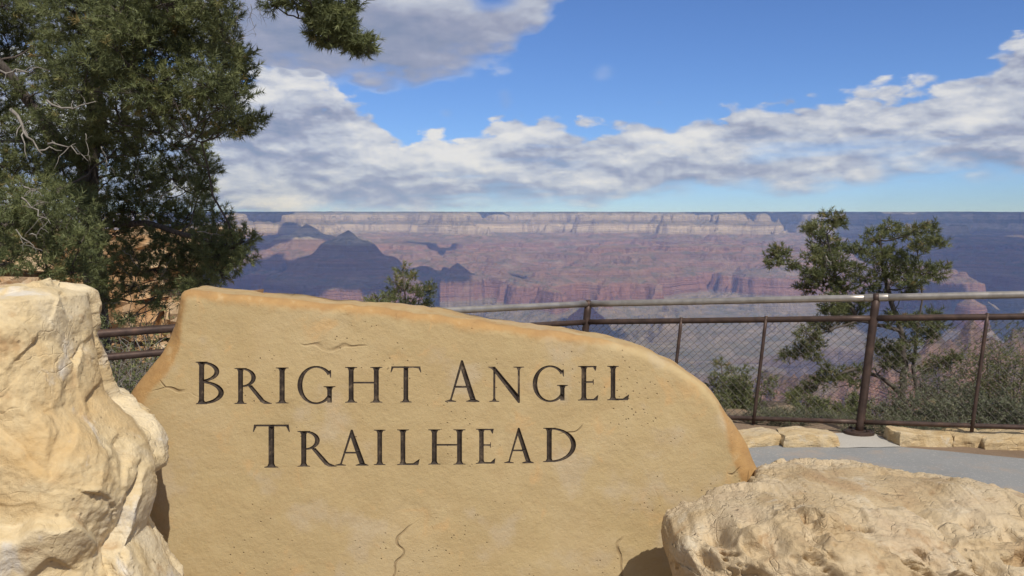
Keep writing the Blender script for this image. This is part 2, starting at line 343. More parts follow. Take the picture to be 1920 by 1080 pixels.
def m_canyon(g, b, o):
    p = pos(g); x, y, z = g.sep(p)
    wob = g.m('MULTIPLY', g.m('SUBTRACT', g.noise(p, 0.0012, 5, 0.6), 0.5), 70)
    strat = g.m('ADD', g.m('SUBTRACT', z, g.m('MULTIPLY', y, TILT)), wob)
    t = g.rng(strat, -1400, 100, 0, 1)
    S = lambda e: (e + 1400) / 1500
    c = g.ramp(t, [(S(-1350), (0.13, 0.11, 0.10)), (S(-1080), (0.16, 0.125, 0.105)), (S(-1040), (0.27, 0.20, 0.14)), (S(-990), (0.30, 0.265, 0.195)),
                   (S(-900), (0.34, 0.30, 0.225)), (S(-815), (0.37, 0.31, 0.235)), (S(-795), (0.38, 0.225, 0.165)), (S(-720), (0.43, 0.245, 0.185)), (S(-650), (0.39, 0.235, 0.175)),
                   (S(-620), (0.34, 0.24, 0.175)), (S(-540), (0.385, 0.245, 0.185)), (S(-480), (0.34, 0.24, 0.185)), (S(-420), (0.39, 0.24, 0.18)), (S(-350), (0.34, 0.24, 0.185)),
                   (S(-300), (0.36, 0.25, 0.185)), (S(-282), (0.50, 0.43, 0.33)), (S(-230), (0.68, 0.61, 0.49)), (S(-172), (0.64, 0.56, 0.44)), (S(-160), (0.33, 0.29, 0.22)), (S(-100), (0.36, 0.31, 0.235)),
                   (S(-85), (0.52, 0.46, 0.37)), (S(-20), (0.58, 0.52, 0.42)), (S(15), (0.36, 0.32, 0.24)), (S(45), (0.10, 0.115, 0.075)), (S(80), (0.06, 0.075, 0.05))])
    band = g.noise(g.xyz(g.m('MULTIPLY', x, 0.0006), g.m('MULTIPLY', y, 0.0006), g.m('MULTIPLY', strat, 0.045)), 1.0, 5, 0.75)
    c = g.mix(g.rng(band, 0.35, 0.65, 0.0, 0.8), c, g.mix(1.0, c, (0.55, 0.56, 0.60), 'MULTIPLY'))
    c = g.mix(1.0, c, (0.90, 0.82, 0.77), 'MULTIPLY')
    # scrub on the gentler slopes
    nz = g.sep(g.n('ShaderNodeNewGeometry').outputs['Normal'])[2]
    sc = g.m('MULTIPLY', g.smooth(nz, 0.70, 0.93), g.smooth(g.noise(p, 0.006, 7, 0.7), 0.38, 0.62))
    c = g.mix(g.m('MULTIPLY', sc, 0.68), c, (0.115, 0.118, 0.08))
    tal = g.m('MULTIPLY', g.smooth(g.noise(p, 0.004, 6, 0.65), 0.5, 0.7), 0.4)
    c = g.mix(tal, c, (0.40, 0.31, 0.25))
    g.put(b.inputs['Base Color'], c); b.inputs['Roughness'].default_value = 0.95; b.inputs['Specular IOR Level'].default_value = 0.0
    vs = g.noise(g.xyz(x, y, g.m('MULTIPLY', z, 0.18)), 0.012, 6, 0.65)
    bump(g, b, g.m('ADD', g.m('MULTIPLY', vs, 1.0), g.m('MULTIPLY', band, 0.7)), 1.0, 75.0)
mat('canyon', m_canyon)
def leaf_mat(dark, mid, yellow):
    def fn(g, b, o):
        v = attr(g, 'var'); n = g.noise(pos(g), 2.2, 3)
        c = g.ramp(v, [(0.0, dark), (0.55, mid), (0.93, yellow), (1.0, (yellow[0] * 1.5, yellow[1] * 1.02, yellow[2]))])
        c = g.mix(g.rng(n, 0.3, 0.7, 0.0, 0.4), c, dark)
        g.put(b.inputs['Base Color'], c); b.inputs['Roughness'].default_value = 0.55; b.inputs['Specular IOR Level'].default_value = 0.3
        tr = g.n('ShaderNodeBsdfTranslucent', {'Color': c}); mx = g.n('ShaderNodeMixShader', {0: 0.22})
        g.t.links.new(b.outputs[0], mx.inputs[1]); g.t.links.new(tr.outputs[0], mx.inputs[2]); g.t.links.new(mx.outputs[0], o.inputs[0])
    return fn
mat('pine_needle', leaf_mat((0.085, 0.100, 0.042), (0.175, 0.195, 0.078), (0.255, 0.268, 0.105)))
mat('juniper_leaf', leaf_mat((0.075, 0.088, 0.036), (0.145, 0.158, 0.064), (0.215, 0.215, 0.090)))
mat('sage_leaf', leaf_mat((0.09, 0.10, 0.06), (0.150, 0.156, 0.095), (0.21, 0.205, 0.115)))
def m_bark(g, b, o):
    p = pos(g); n = g.noise(g.xyz(g.sep(p)[0], g.sep(p)[1], g.m('MULTIPLY', g.sep(p)[2], 0.25)), 40, 6, 0.7)
    g.put(b.inputs['Base Color'], g.ramp(n, [(0.3, (0.045, 0.036, 0.03)), (0.6, (0.115, 0.095, 0.08)), (0.75, (0.18, 0.155, 0.13))])); b.inputs['Roughness'].default_value = 0.95
    bump(g, b, n, 0.8, 0.01)
def m_dead(g, b, o):
    n = g.noise(pos(g), 30, 4); g.put(b.inputs['Base Color'], g.ramp(n, [(0.3, (0.15, 0.13, 0.11)), (0.7, (0.29, 0.265, 0.23))])); b.inputs['Roughness'].default_value = 0.9
mat('bark', m_bark); mat('dead_wood', m_dead)
def m_cloud(g, b, o):
    b.inputs['Base Color'].default_value = (0.85, 0.85, 0.87, 1); b.inputs['Roughness'].default_value = 1; b.inputs['Specular IOR Level'].default_value = 0
mat('cloud', m_cloud)

# ------------------------------------------------------------------ canyon terrain
# stratigraphic staircase: inland coordinate s -> height before the northward rise of the beds
PS = np.array([-.60, -.10, 0.00, 0.065, 0.075, 0.19, 0.28, 0.298, 0.36, 0.372, 0.43, 0.44, 0.50, 0.512, 0.60, 0.715, 0.730, 0.785, 0.795, 0.86, 1.6])
PZ = np.array([-1350, -1345, -1330, -1065, -1000, -955, -805, -645, -585, -545, -500, -455, -425, -375, -350, -282, -172, -100, -15, 40, 60.])
def north(px, py, d): return at(px, py, d)
BUTTES = [  # pixel of the summit, distance, summit s, half width right / left / depth (m), power
    
    (1345, 431, 12600, 0.735, 420, 430, 700, 1.0), (1455, 424, 12700, 0.76, 620, 620, 900, 0.8),
    (1265, 425, 13500, 0.75, 560, 900, 1500, 0.8),
    
    (1820, 560, 6300, 0.36, 900, 900, 1400, 0.9), (1700, 470, 10500, 0.55, 900, 1000, 1500, 0.9),
]
def canyon_z(X, Y):
    r = np.hypot(X, Y)
    wx = fbm(X / 2300, Y / 2300, 3.3, 3) * 700; wy = fbm(X / 2300, Y / 2300, 8.8, 3) * 700
    Xw, Yw = X + wx, Y + wy
    sN = (Yw - 5300) / 12500.0
    rid = fbm(Xw / 2500 + 4.2, Yw / 3600 + 1.3, 0.4, 4, 0.5, True)          # side canyons and spurs
    sN = sN + 0.165 * (rid - 0.95) * sstep(sN, 0.02, 0.25) * (1 - 0.2 * sstep(sN, 0.7, 0.95)) + 0.085 * fbm(X / 900, Y / 900, 2.2, 5) + 0.016 * fbm(X / 260, Y / 260, 5.1, 4, 0.55)
    sN = sN + 0.075 * (fbm(X / 800 + .3 * fbm(X / 500, Y / 500, 1, 2), Y / 1900, 9.4, 4, 0.5, True) - 0.8) * sstep(sN, .05, .2) * (1 - .5 * sstep(sN, .75, .95))
    sS = 0.86 - 0.86 * (np.clip((r - 20) / 5000.0, 0, 2)) ** 0.40 + 0.05 * fbm(X / 700, Y / 700, 6.2, 5)
    s = np.maximum(sN, np.where(r < 5600, sS, -0.6))
    jag = 1 + 0.30 * fbm(X / 420, Y / 420, 7.7, 4)
    for (px, py, d, sp, wr, wl, wd, pw) in BUTTES:
        c = at(px, py, d); dx, dy = X - c[0], Y - c[1]
        q = np.sqrt((dx / np.where(dx > 0, wr, wl)) ** 2 + (dy / wd) ** 2) * jag
        s = np.maximum(s, sp - 0.50 * q ** pw * 1.0)
    s = np.minimum(s, 1.5)
    z = np.interp(s, PS, PZ)
    # temples and pyramids: cones with buttress ridges, stepped by the harder beds
    for (px, py, d, slope, xs, ys, base) in ((653, 431, 8600, .66, 1.0, .8, -640), (575, 419, 10600, .60, 1.0, .8, -560), (858, 492, 8500, .80, 1.0, .7, -640), (1345, 431, 12600, .62, 1.0, .8, -420), (1100, 564, 6700, .95, 1.1, .7, -960)):
        c = at(px, py, d); dx, dy = (X - c[0]) * xs, (Y - c[1]) * ys; q = np.hypot(dx, dy); a = np.arctan2(dy, dx)
        q = q * (1 + .13 * perlin(np.cos(a) * 1.7 + px, np.sin(a) * 1.7, .5) + .12 * perlin(np.cos(a) * 5 + px, np.sin(a) * 5, 2.5)) + 25 * fbm(X / 300, Y / 300, 4, 3)
        h = (c[2] - TILT * c[1]) - slope * q
        h = h + 22 * np.sin(h / 26.0) * sstep(q, 60, 200)
        z = np.where(h > base, np.maximum(z, h), np.maximum(z, h - 400))
    # near red spur below the railing
    azd = np.degrees(np.arctan2(X, Y)); spur = sstep(azd, 6.5, 13) * sstep(r, 1200, 1900) * (1 - sstep(r + 500 * fbm(X / 500, Y / 500, 3, 4), 2900, 3500))
    sp = -690 + 190 * fbm(X / 620, Y / 620, 12.5, 5, .55, True) - 150 * sstep(azd, 24, 12)
    z = np.where(spur > 0, np.maximum(z, z + (sp - z) * spur), z)
    z = z + TILT * Y * np.clip(Y, 0, None) / (np.abs(Y) + 1) + 5 * fbm(X / 120, Y / 120, 1.1, 3)
    far = sstep(Y, 14500, 16500)
    z = z * (1 - 0) + far * 12 * fbm(X / 2600, Y / 2600, 4.4, 3)
    return z
def build_canyon():
    az = np.linspace(R(-37), R(37), 1050)
    r = np.concatenate([np.geomspace(80, 4300, 170)[:-1], np.arange(4300, 16600, 22.0), np.geomspace(16700, 26000, 24)])
    A, RR = np.meshgrid(az, r, indexing='ij')
    X, Y = RR * np.sin(A), RR * np.cos(A)
    Z = canyon_z(X, Y)
    near = sstep(RR, 80, 300)
    Z = np.minimum(Z, -18 - (RR - 80) * 0.45 * (1 - sstep(RR, 300, 900)) - 5000 * sstep(RR, 300, 301) * 0 + 6000 * sstep(RR, 700, 1500))
    n, m = A.shape
    i = np.arange(n - 1)[:, None] * m + np.arange(m - 1)[None]
    F = np.stack([i, i + m, i + m + 1, i + 1], -1).reshape(-1, 4)[:, ::-1]
    o = mesh_np('canyon_terrain', np.stack([X, Y, Z], -1).reshape(-1, 3), F, MATS['canyon'])
    o['kind'] = 'structure'
build_canyon()

# ------------------------------------------------------------------ railing plan (main posts: top of post)
MAIN = [at(-95, 647, 5.00), at(638, 592, 6.36), at(1103, 570, 7.70), at(1643, 558, 6.71), np.array([4.95, 5.72, 1.185])]
FENCE = np.array([[m[0] - 0.08, m[1]] for m in MAIN])
FX = np.concatenate([[-60], [FENCE[0][0] - 4], FENCE[:, 0], [FENCE[-1][0] + 4, 60]]); FY = np.concatenate([[2.0], [2.6], FENCE[:, 1], [4.4, 3.4]])
def beyond(X, Y): return Y - np.interp(X, FX, FY)
def rim_z(X, Y):
    b = beyond(X, Y)
    z = -0.16 * np.clip(b - 0.35, 0, 4.0) - 0.62 * np.clip(b - 4.35, 0, 60) - 0.2 * np.clip(b - 60, 0, 1e4)
    z = z + sstep(b, 0.4, 2.5) * (0.12 * fbm(X / 1.6, Y / 1.6, 0.3, 4)) + sstep(b, 6, 20) * 1.2 * fbm(X / 9, Y / 9, 2, 4)
    return z
def build_ground():
    xs = np.concatenate([np.linspace(-90, -14, 40)[:-1], np.linspace(-14, 14, 260), np.linspace(14, 90, 40)[1:]])
    ys = np.concatenate([np.linspace(-60, 2, 25)[:-1], np.linspace(2, 18, 190), np.geomspace(18, 150, 60)[1:]])
    X, Y = np.meshgrid(xs, ys, indexing='ij'); Z = rim_z(X, Y)
    n, m = X.shape; i = np.arange(n - 1)[:, None] * m + np.arange(m - 1)[None]
    F = np.stack([i, i + m, i + m + 1, i + 1], -1).reshape(-1, 4)
    mesh_np('ground', np.stack([X, Y, Z], -1).reshape(-1, 3), F, MATS['dirt'])['kind'] = 'structure'
    # paved path along the railing
    xs = np.linspace(-12, 12, 160); V = []
    for x in xs:
        yb = np.interp(x, FX, FY)
        for k, o in enumerate((0.36, 1.2, 2.6)):
            V.append((x, yb - o + 0.03 * perlin(x * 2.1, k * 3.7 + 0.5), 0.006))
    i = np.arange(len(xs) - 1)[:, None] * 3 + np.arange(2)[None]
    F = np.stack([i + 1, i + 4, i + 3, i], -1).reshape(-1, 4)
    mesh_np('path', np.array(V), F, MATS['path'])['kind'] = 'structure'
build_ground()

# haze: even air over the whole canyon
def build_haze():
    x0, x1, y0, y1, z0, z1 = -19000, 19000, -300, 26500, -1500, 560
    V = [(x, y, z) for x in (x0, x1) for y in (y0, y1) for z in (z0, z1)]
    F = [(0, 1, 3, 2), (4, 6, 7, 5), (0, 4, 5, 1), (2, 3, 7, 6), (0, 2, 6, 4), (1, 5, 7, 3)]
    m = bpy.data.materials.new('haze'); m.use_nodes = True; t = m.node_tree; t.nodes.clear(); g = G(t)
    v = g.n('ShaderNodeVolumePrincipled'); v.inputs['Color'].default_value = (0.27, 0.45, 1.0, 1); v.inputs['Absorption Color'].default_value = (1, 1, 1, 1)
    v.inputs['Density'].default_value = 3.9e-5; v.inputs['Anisotropy'].default_value = 0.0
    out = g.n('ShaderNodeOutputMaterial'); t.links.new(v.outputs[0], out.inputs['Volume'])
    mesh_np('haze', V, np.array(F), m, smooth=False)['kind'] = 'stuff'
build_haze()

# clouds drifting over the canyon, above the picture: they lay the cloud shadows on the temples
def build_clouds():
    mb = MB(); H = 4500.0
    ico = bmesh.new(); bmesh.ops.create_icosphere(ico, subdivisions=3, radius=1); ico.verts.ensure_lookup_table()
    IV = np.array([v.co[:] for v in ico.verts]); IF = np.array([[v.index for v in f.verts] for f in ico.faces]); ico.free()
    r2 = np.random.default_rng(5)
    spots = [  # shaded place (pixel, distance), half width across, half width along the view
        (640, 500, 8450, 1000, 1000), (420, 500, 8600, 950, 1500), (440, 440, 11500, 900, 1500), (575, 440, 10600, 520, 500), (800, 470, 11300, 330, 300), (858, 515, 8550, 240, 330),
        (420, 410, 15000, 1150, 1500), (920, 408, 15600, 420, 700), (1440, 412, 15500, 1300, 1500), (1640, 412, 15300, 1500, 1500), (1880, 415, 15000, 1800, 1700), (1760, 445, 12800, 1500, 2000), (1900, 500, 10000, 1700, 2600), (1830, 560, 7400, 1000, 1300),
        (1100, 590, 6700, 330, 420), (1210, 650, 5300, 260, 500), (430, 540, 7200, 700, 700), (960, 545, 9000, 120, 160)]
    for (px, py, d, wx, wy) in spots:
        P = at(px, py, d); C = P + SUN * ((H - P[2]) / SUN[2])
        for k in range(16):
            a, q = r2.uniform(0, 6.28), math.sqrt(r2.uniform(0, 1)) * 0.75
            s = r2.uniform(0.28, 0.5)
            c = C + np.array([math.cos(a) * q * wx, math.sin(a) * q * wy, r2.uniform(-0.05, 0.15) * wx])
            V = IV * (1 + 0.25 * fbm(IV[:, 0] * 1.5 + k, IV[:, 1] * 1.5, IV[:, 2] * 1.5 + px, 3))[:, None]
            mb.add(V * np.array([wx * s, wy * s, min(wx, wy) * s * 0.6]) + c, IF)
    o = mb.build('cloud_bank', MATS['cloud']); o['kind'] = 'stuff'
build_clouds()

# ------------------------------------------------------------------ engraved sign
SG_O = at(840, 800, 2.70); SG_ROT = R(4.0)
SG_U = np.array([math.cos(SG_ROT), math.sin(SG_ROT), 0]); SG_N = np.array([math.sin(SG_ROT), -math.cos(SG_ROT), 0]); SG_V = np.array([0, 0, 1.0])
def sgn(px, py):                                        # photo pixel -> (u, v) on the sign face
    d = ray(px, py); e = np.array([0, 0, EYE]); t = np.dot(SG_O - e, SG_N) / np.dot(d, SG_N)
    q = e + d * t - SG_O; return np.array([q @ SG_U, q @ SG_V])
def stem(x, y0, y1, th=.14, top=.13, bot=.13):
    h = th / 2; L = []
    if bot: L += [(x - h - bot + .03, y0), (x - h - bot + .03, y0 + .022), (x - h - .03, y0 + .035), (x - h, y0 + .10)]
    else: L += [(x - h, y0)]
    if top: L += [(x - h, y1 - .10), (x - h - .03, y1 - .035), (x - h - top + .03, y1 - .022), (x - h - top + .03, y1)]
    else: L += [(x - h, y1)]
    Rr = [(2 * x - a, b) for a, b in L][::-1]
    return L + Rr
def band(cx, cy, rx, ry, a0, a1, thick, thin, n=26):
    o, i = [], []
    for k in range(n + 1):
        a = R(a0 + (a1 - a0) * k / n); c, s = math.cos(a), math.sin(a)
        w = thin + (thick - thin) * abs(c) ** 1.3
        o.append((cx + rx * c, cy + ry * s)); i.append((cx + (rx - w) * c, cy + (ry - min(w, thin + .02 * abs(c) + w * .25 * abs(c))) * s))
    return o + i[::-1]
def bar(x0, x1, y, t=.05): return [(x0, y - t / 2), (x1, y - t / 2), (x1, y + t / 2), (x0, y + t / 2)]
GL = {
 'I': (.28, [stem(.14, 0, 1)]),
 'B': (.70, [stem(.165, 0, 1, .125, .11, .10), band(.17, .765, .42, .235, -90, 90, .12, .045), band(.17, .275, .53, .275, -90, 90, .13, .05)]),
 'R': (1.06, [stem(.18, 0, 1, .14), band(.24, .735, .37, .265, -90, 90, .13, .05), [(.37, .52), (.50, .52), (.86, .10), (1.06, .015), (1.06, 0), (.84, 0), (.74, .06)]]),
 'G': (1.02, [band(.53, .5, .52, .515, 38, 322, .14, .05, 40), [(.90, .90), (.945, .90), (.945, .70), (.92, .70), (.88, .84)], stem(.90, .03, .47, .13, .13, 0), [(.84, .03), (.96, .03), (.93, .12), (.86, .14)], [(.80,.93),(.95,.84),(.93,.80),(.78,.88)]]),
 'H': (1.04, [stem(.17, 0, 1), stem(.87, 0, 1), bar(.17, .87, .56)]),
 'T': (.90, [stem(.45, 0, .99, .14, 0, .13), [(.03, .955), (.87, .955), (.875, 1.0), (.025, 1.0)], [(0, .83), (.025, .83), (.09, .955), (.12, .99), (.03, 1.0)], [(.90, .83), (.875, .83), (.81, .955), (.78, .99), (.87, 1.0)]]),
 'A': (1.0, [[(.15, .02), (.205, .02), (.50, .86), (.52, 1.0), (.475, 1.0)], [(.475, 1.0), (.53, 1.0), (.91, .02), (.745, .02), (.45, .84)], bar(.27, .72, .36), 
             [(.02, 0), (.34, 0), (.34, .02), (.225, .04), (.20, .10), (.165, .06), (.02, .02)], [(.62, 0), (1.0, 0), (1.0, .02), (.89, .06), (.75, .06), (.62, .02)]]),
 'N': (1.0, [stem(.17, 0, .98, .06, 0, .14), stem(.86, .0, 1, .06, .15, 0), [(.0, .98), (.0, 1.0), (.19, 1.0), (.89, .16), (.89, -.03), (.84, -.03), (.11, .92)]]),
 'E': (.60, [stem(.18, 0, 1, .14, .13, .13), bar(.18, .53, .978, .044), [(.50, .86), (.525, .86), (.55, 1.0), (.44, 1.0), (.44, .965)], bar(.18, .46, .535), [(.44, .46), (.465, .46), (.465, .61), (.44, .61)], bar(.18, .56, .024, .048), [(.585, .16), (.60, .16), (.575, 0), (.45, 0), (.45, .04)]]),
 'L': (.66, [stem(.18, 0, 1, .14), bar(.18, .60, .026, .052), [(.645, .17), (.66, .17), (.62, 0), (.46, 0), (.46, .045)]]),
 'D': (.92, [stem(.18, 0, 1, .14), band(.24, .5, .68, .5, -90, 90, .14, .05, 34)]),
}
TEXT = [('B', 365, 420, 678, 758), ('R', 439, 510, 690, 757.5), ('I', 519, 539, 689, 756.5), ('G', 557, 626, 687, 757), ('H', 647, 717, 688, 755), ('T', 732, 790, 687, 754.6),
        ('A', 833, 899, 675.5, 753.5), ('N', 915.5, 982, 687.5, 753.5), ('G', 998, 1062, 686, 753), ('E', 1083, 1122, 686, 751), ('L', 1138, 1180, 686, 750.6),
        ('T', 474, 543.6, 796, 877), ('R', 557, 631, 808, 875), ('A', 627.5, 691, 805.7, 873), ('I', 703, 721, 805.6, 872), ('L', 743.7, 787, 805, 872), ('H', 803, 873, 805, 871),
        ('E', 891.5, 929, 804, 869.5), ('A', 944, 1001, 802, 868.5), ('D', 1017.6, 1080, 802, 866.5)]
OUT_PX = [(337, 550), (348, 546), (400, 549), (480, 558), (560, 566), (640, 573), (720, 581), (800, 590), (870, 601), (940, 612), (1000, 620), (1060, 628), (1110, 634), (1160, 645), (1200, 658), (1240, 673),
          (1270, 688), (1300, 708), (1325, 730), (1345, 752), (1365, 778), (1385, 805), (1400, 830), (1415, 858), (1426, 882), (1436, 906), (1446, 950), (1452, 1080), (1452, 1300), (1450, 1480),
          (215, 1480), (200, 1300), (195, 1080), (205, 880), (222, 790), (238, 742), (250, 722), (268, 703), (287, 681), (304, 657), (318, 630), (328, 600), (333, 573)]
def in_poly(P, poly):
    x, y = P[:, 0], P[:, 1]; c = np.zeros(len(P), bool); j = len(poly) - 1
    for i in range(len(poly)):
        xi, yi = poly[i]; xj, yj = poly[j]
        c ^= ((yi > y) != (yj > y)) & (x < (xj - xi) * (y - yi) / (yj - yi + 1e-12) + xi); j = i
    return c
def seg_dist(P, A, B):
    best = np.full(len(P), 1e9)
    for a, b in zip(A, B):
        ab = b - a; t = np.clip(((P - a) @ ab) / (ab @ ab + 1e-12), 0, 1)
        best = np.minimum(best, np.linalg.norm(P - a - t[:, None] * ab, axis=1))
    return best
def build_sign():
    root = empty('engraved_sign', (SG_O[0], SG_O[1], 0))
    tag(root, 'sand coloured stone slab sign reading Bright Angel Trailhead in dark engraved capitals', 'sign')
    q = np.array([sgn(*p) for p in OUT_PX])
    # resample the outline finely with a little roughness
    pts = []
    for a, b in zip(q, np.roll(q, -1, 0)):
        L = np.linalg.norm(b - a); k = max(1, int(L / 0.012))
        for i in range(k): pts.append(a + (b - a) * i / k)
    out = np.array(pts); sm = out.copy()
    for _ in range(2): sm = (np.roll(sm, 1, 0) + 2 * sm + np.roll(sm, -1, 0)) / 4
    out = sm + 0.0035 * np.stack([fbm(sm[:, 0] * 14, sm[:, 1] * 14, 1.5, 3), fbm(sm[:, 0] * 14, sm[:, 1] * 14, 7.5, 3)], -1)
    if np.sum(out[:, 0] * np.roll(out[:, 1], -1) - np.roll(out[:, 0], -1) * out[:, 1]) < 0: out = out[::-1].copy()
    verts, faces = [tuple(p) for p in out], [list(range(len(out)))]
    owner = [None]; letter_seg = []
    lo_hi = []
    for li, (ch, x0, x1, y0, y1) in enumerate(TEXT):
        w, shapes = GL[ch]; allp = []
        for sh in shapes:
            P = np.array([sgn(x0 + (x1 - x0) * a / w, y1 + (y0 - y1) * b) for a, b in sh])
            faces.append(list(range(len(verts), len(verts) + len(P)))); owner.append(li)
            verts += [tuple(p) for p in P]; allp.append(P)
        lo_hi.append(allp)
    # interior points
    u0, v0 = out.min(0); u1, v1 = out.max(0)
    gx, gy = np.meshgrid(np.arange(u0, u1, 0.013), np.arange(v0, v1, 0.013)); gp = np.stack([gx.ravel(), gy.ravel()], -1)
    gp += rng.uniform(-0.004, 0.004, gp.shape)
    gp = gp[in_poly(gp, out)]; gp = gp[seg_dist(gp, out, np.roll(out, -1, 0)) > 0.006]
    inl = np.zeros(len(gp), bool); fine = []
    for allp in lo_hi:
        c = np.concatenate(allp); b0, b1 = c.min(0) - .012, c.max(0) + .012
        inl |= np.all((gp > b0) & (gp < b1), axis=1)
        fx, fy = np.meshgrid(np.arange(b0[0], b1[0], 0.0030), np.arange(b0[1], b1[1], 0.0030)); fp = np.stack([fx.ravel(), fy.ravel()], -1) + 0.0003
        fp += rng.uniform(-0.0005, 0.0005, fp.shape)
        keep = np.zeros(len(fp), bool)
        for P in allp: keep |= in_poly(fp, P)
        fine.append(fp[keep])
    gp = gp[~inl]
    verts += [tuple(p) for p in gp] + [tuple(p) for f in fine for p in f]
    vo, eo, fo, ov, oe, of = geometry.delaunay_2d_cdt([Vector(v) for v in verts], [], faces, 1, 1e-6)
    P = np.array([v[:] for v in vo]); T = np.array([list(f) for f in fo])
    own = np.full(len(T), -1)
    cenT = P[T].mean(1)
    for li, allp in enumerate(lo_hi):
        for Q in allp:
            lo, hi = Q.min(0), Q.max(0); w = np.where(np.all((cenT > lo) & (cenT < hi), axis=1))[0]
            own[w[in_poly(cenT[w], Q)]] = li
    # orientation: face the camera (+u x +v = normal towards viewer)
    ar = np.cross(P[T[:, 1]] - P[T[:, 0]], P[T[:, 2]] - P[T[:, 0]]); T[ar < 0] = T[ar < 0][:, ::-1]
    # depth of the V cut: distance to the stroke border
    E = {}
    for t, ow in zip(T, own):
        for a, b in ((t[0], t[1]), (t[1], t[2]), (t[2], t[0])):
            E.setdefault((min(a, b), max(a, b)), []).append(ow)
    depth = np.zeros(len(P))
    for li in range(len(TEXT)):
        be = [e for e, o in E.items() if (o.count(li) == 1)]
        vid = np.unique(T[own == li]); A = P[[e[0] for e in be]]; B = P[[e[1] for e in be]]
        depth[vid] = np.minimum(seg_dist(P[vid], A, B) * 1.25, 0.012)
    d_edge = seg_dist(P, out, np.roll(out, -1, 0))
    # which stretch of the border: wide rough chamfer on the left curve and the right shoulder, narrow along the top
    pxl = sgn(300, 690)[0]; left = sstep(-(P[:, 0]), -(sgn(345, 600)[0]), -(sgn(320, 600)[0])) * sstep(P[:, 1], sgn(230, 850)[1], sgn(240, 760)[1])
    right = sstep(P[:, 0], sgn(1340, 800)[0], sgn(1385, 800)[0])
    wch = 0.016 + 0.026 * left + 0.036 * right + 0.006 * fbm(P[:, 0] * 9, P[:, 1] * 9, 3, 3)
    tch = np.clip(1 - d_edge / np.clip(wch, .006, 1), 0, 1)
    back = tch ** 1.5 * (0.016 + 0.012 * left + 0.015 * right)
    relief = 0.0022 * fbm(P[:, 0] * 5, P[:, 1] * 5, 9, 4)
    # shallow spalls with a curved lip
    for (px, py, r) in ((770, 990, .085), (640, 640, .07), (735, 690, .05), (1160, 1060, .05), (800, 745, .06)):
        c = sgn(px, py); dd = np.hypot((P[:, 0] - c[0]) * 1.2, P[:, 1] - c[1]) + .012 * fbm(P[:, 0] * 20, P[:, 1] * 20, px, 2)
        relief = relief - 0.0028 * sstep(dd, r, r - 0.004) * sstep(P[:, 1] - c[1] + 0.3 * (P[:, 0] - c[0]), -r * .6, r * .8)
    wt = -depth - back + relief * (depth == 0)
    stain = np.clip(np.exp(-d_edge / 0.030) * (1 - .6 * sstep(P[:, 0], sgn(1050, 700)[0], sgn(1200, 700)[0])) + left * sstep(d_edge, .085, .015) * .75 + right * sstep(d_edge, .09, .05) * 0.8, 0, 1)
    stain *= sstep(P[:, 1], sgn(700, 1100)[1], sgn(700, 1000)[1])
    W3 = lambda P2, w: SG_O - np.array([SG_O[0], SG_O[1], 0]) + P2[:, :1] * SG_U + P2[:, 1:2] * SG_V + w[:, None] * SG_N
    V = W3(P, wt)
    # the face, then rough sides and a back
    Ts = T[own < 0]; used = np.unique(Ts); mp = np.full(len(P), -1); mp[used] = np.arange(len(used))
    Vs, St = V[used], stain[used]; F3 = mp[Ts]
    n0 = len(out); pv = P[:, None] if False else None
    ring0 = np.array([np.argmin(np.abs(P - o).sum(1)) for o in out]); base = mp[ring0]
    cen = out.mean(0); rings = [base]; Vx, Sx = [Vs], [St]; cnt = len(Vs)
    for k, w in enumerate((-.04, -.075, -.11, -.15, -.19)):
        nn = out - cen; nn /= np.linalg.norm(nn, axis=1)[:, None]
        p2 = out + nn * (0.006 * math.sin((k + 1) * .55) + 0.010 * fbm(out[:, 0] * 7, out[:, 1] * 7, w * 22, 3))[:, None]
        Vx.append(W3(p2, np.full(n0, w - 0.004))); Sx.append(np.full(n0, .5)); rings.append(np.arange(cnt, cnt + n0)); cnt += n0
    Q = []
    for a, b in zip(rings[:-1], rings[1:]): Q.append(np.stack([a, b, np.roll(b, -1), np.roll(a, -1)], -1))
    Vx.append(W3(cen[None], np.array([-.2]))); Sx.append(np.array([.2]))
    last = rings[-1]; Tb = np.stack([last, np.full(n0, cnt), np.roll(last, -1)], -1)
    # outline direction decides winding
    A2 = np.sum(out[:, 0] * np.roll(out[:, 1], -1) - np.roll(out[:, 0], -1) * out[:, 1])
    Q = np.concatenate(Q)
    if A2 < 0: Q = Q[:, ::-1]; Tb = Tb[:, ::-1]
    mesh_np('slab', np.concatenate(Vx), [np.concatenate([F3, Tb]), Q], MATS['sign_stone'], root, True, {'stain': np.concatenate(Sx)})
    for li in range(len(TEXT)):
        tl = T[own == li]; u = np.unique(tl); mp2 = np.full(len(P), -1); mp2[u] = np.arange(len(u))
        mesh_np('letter', V[u], mp2[tl], MATS['letter_paint'], root, True)
build_sign()

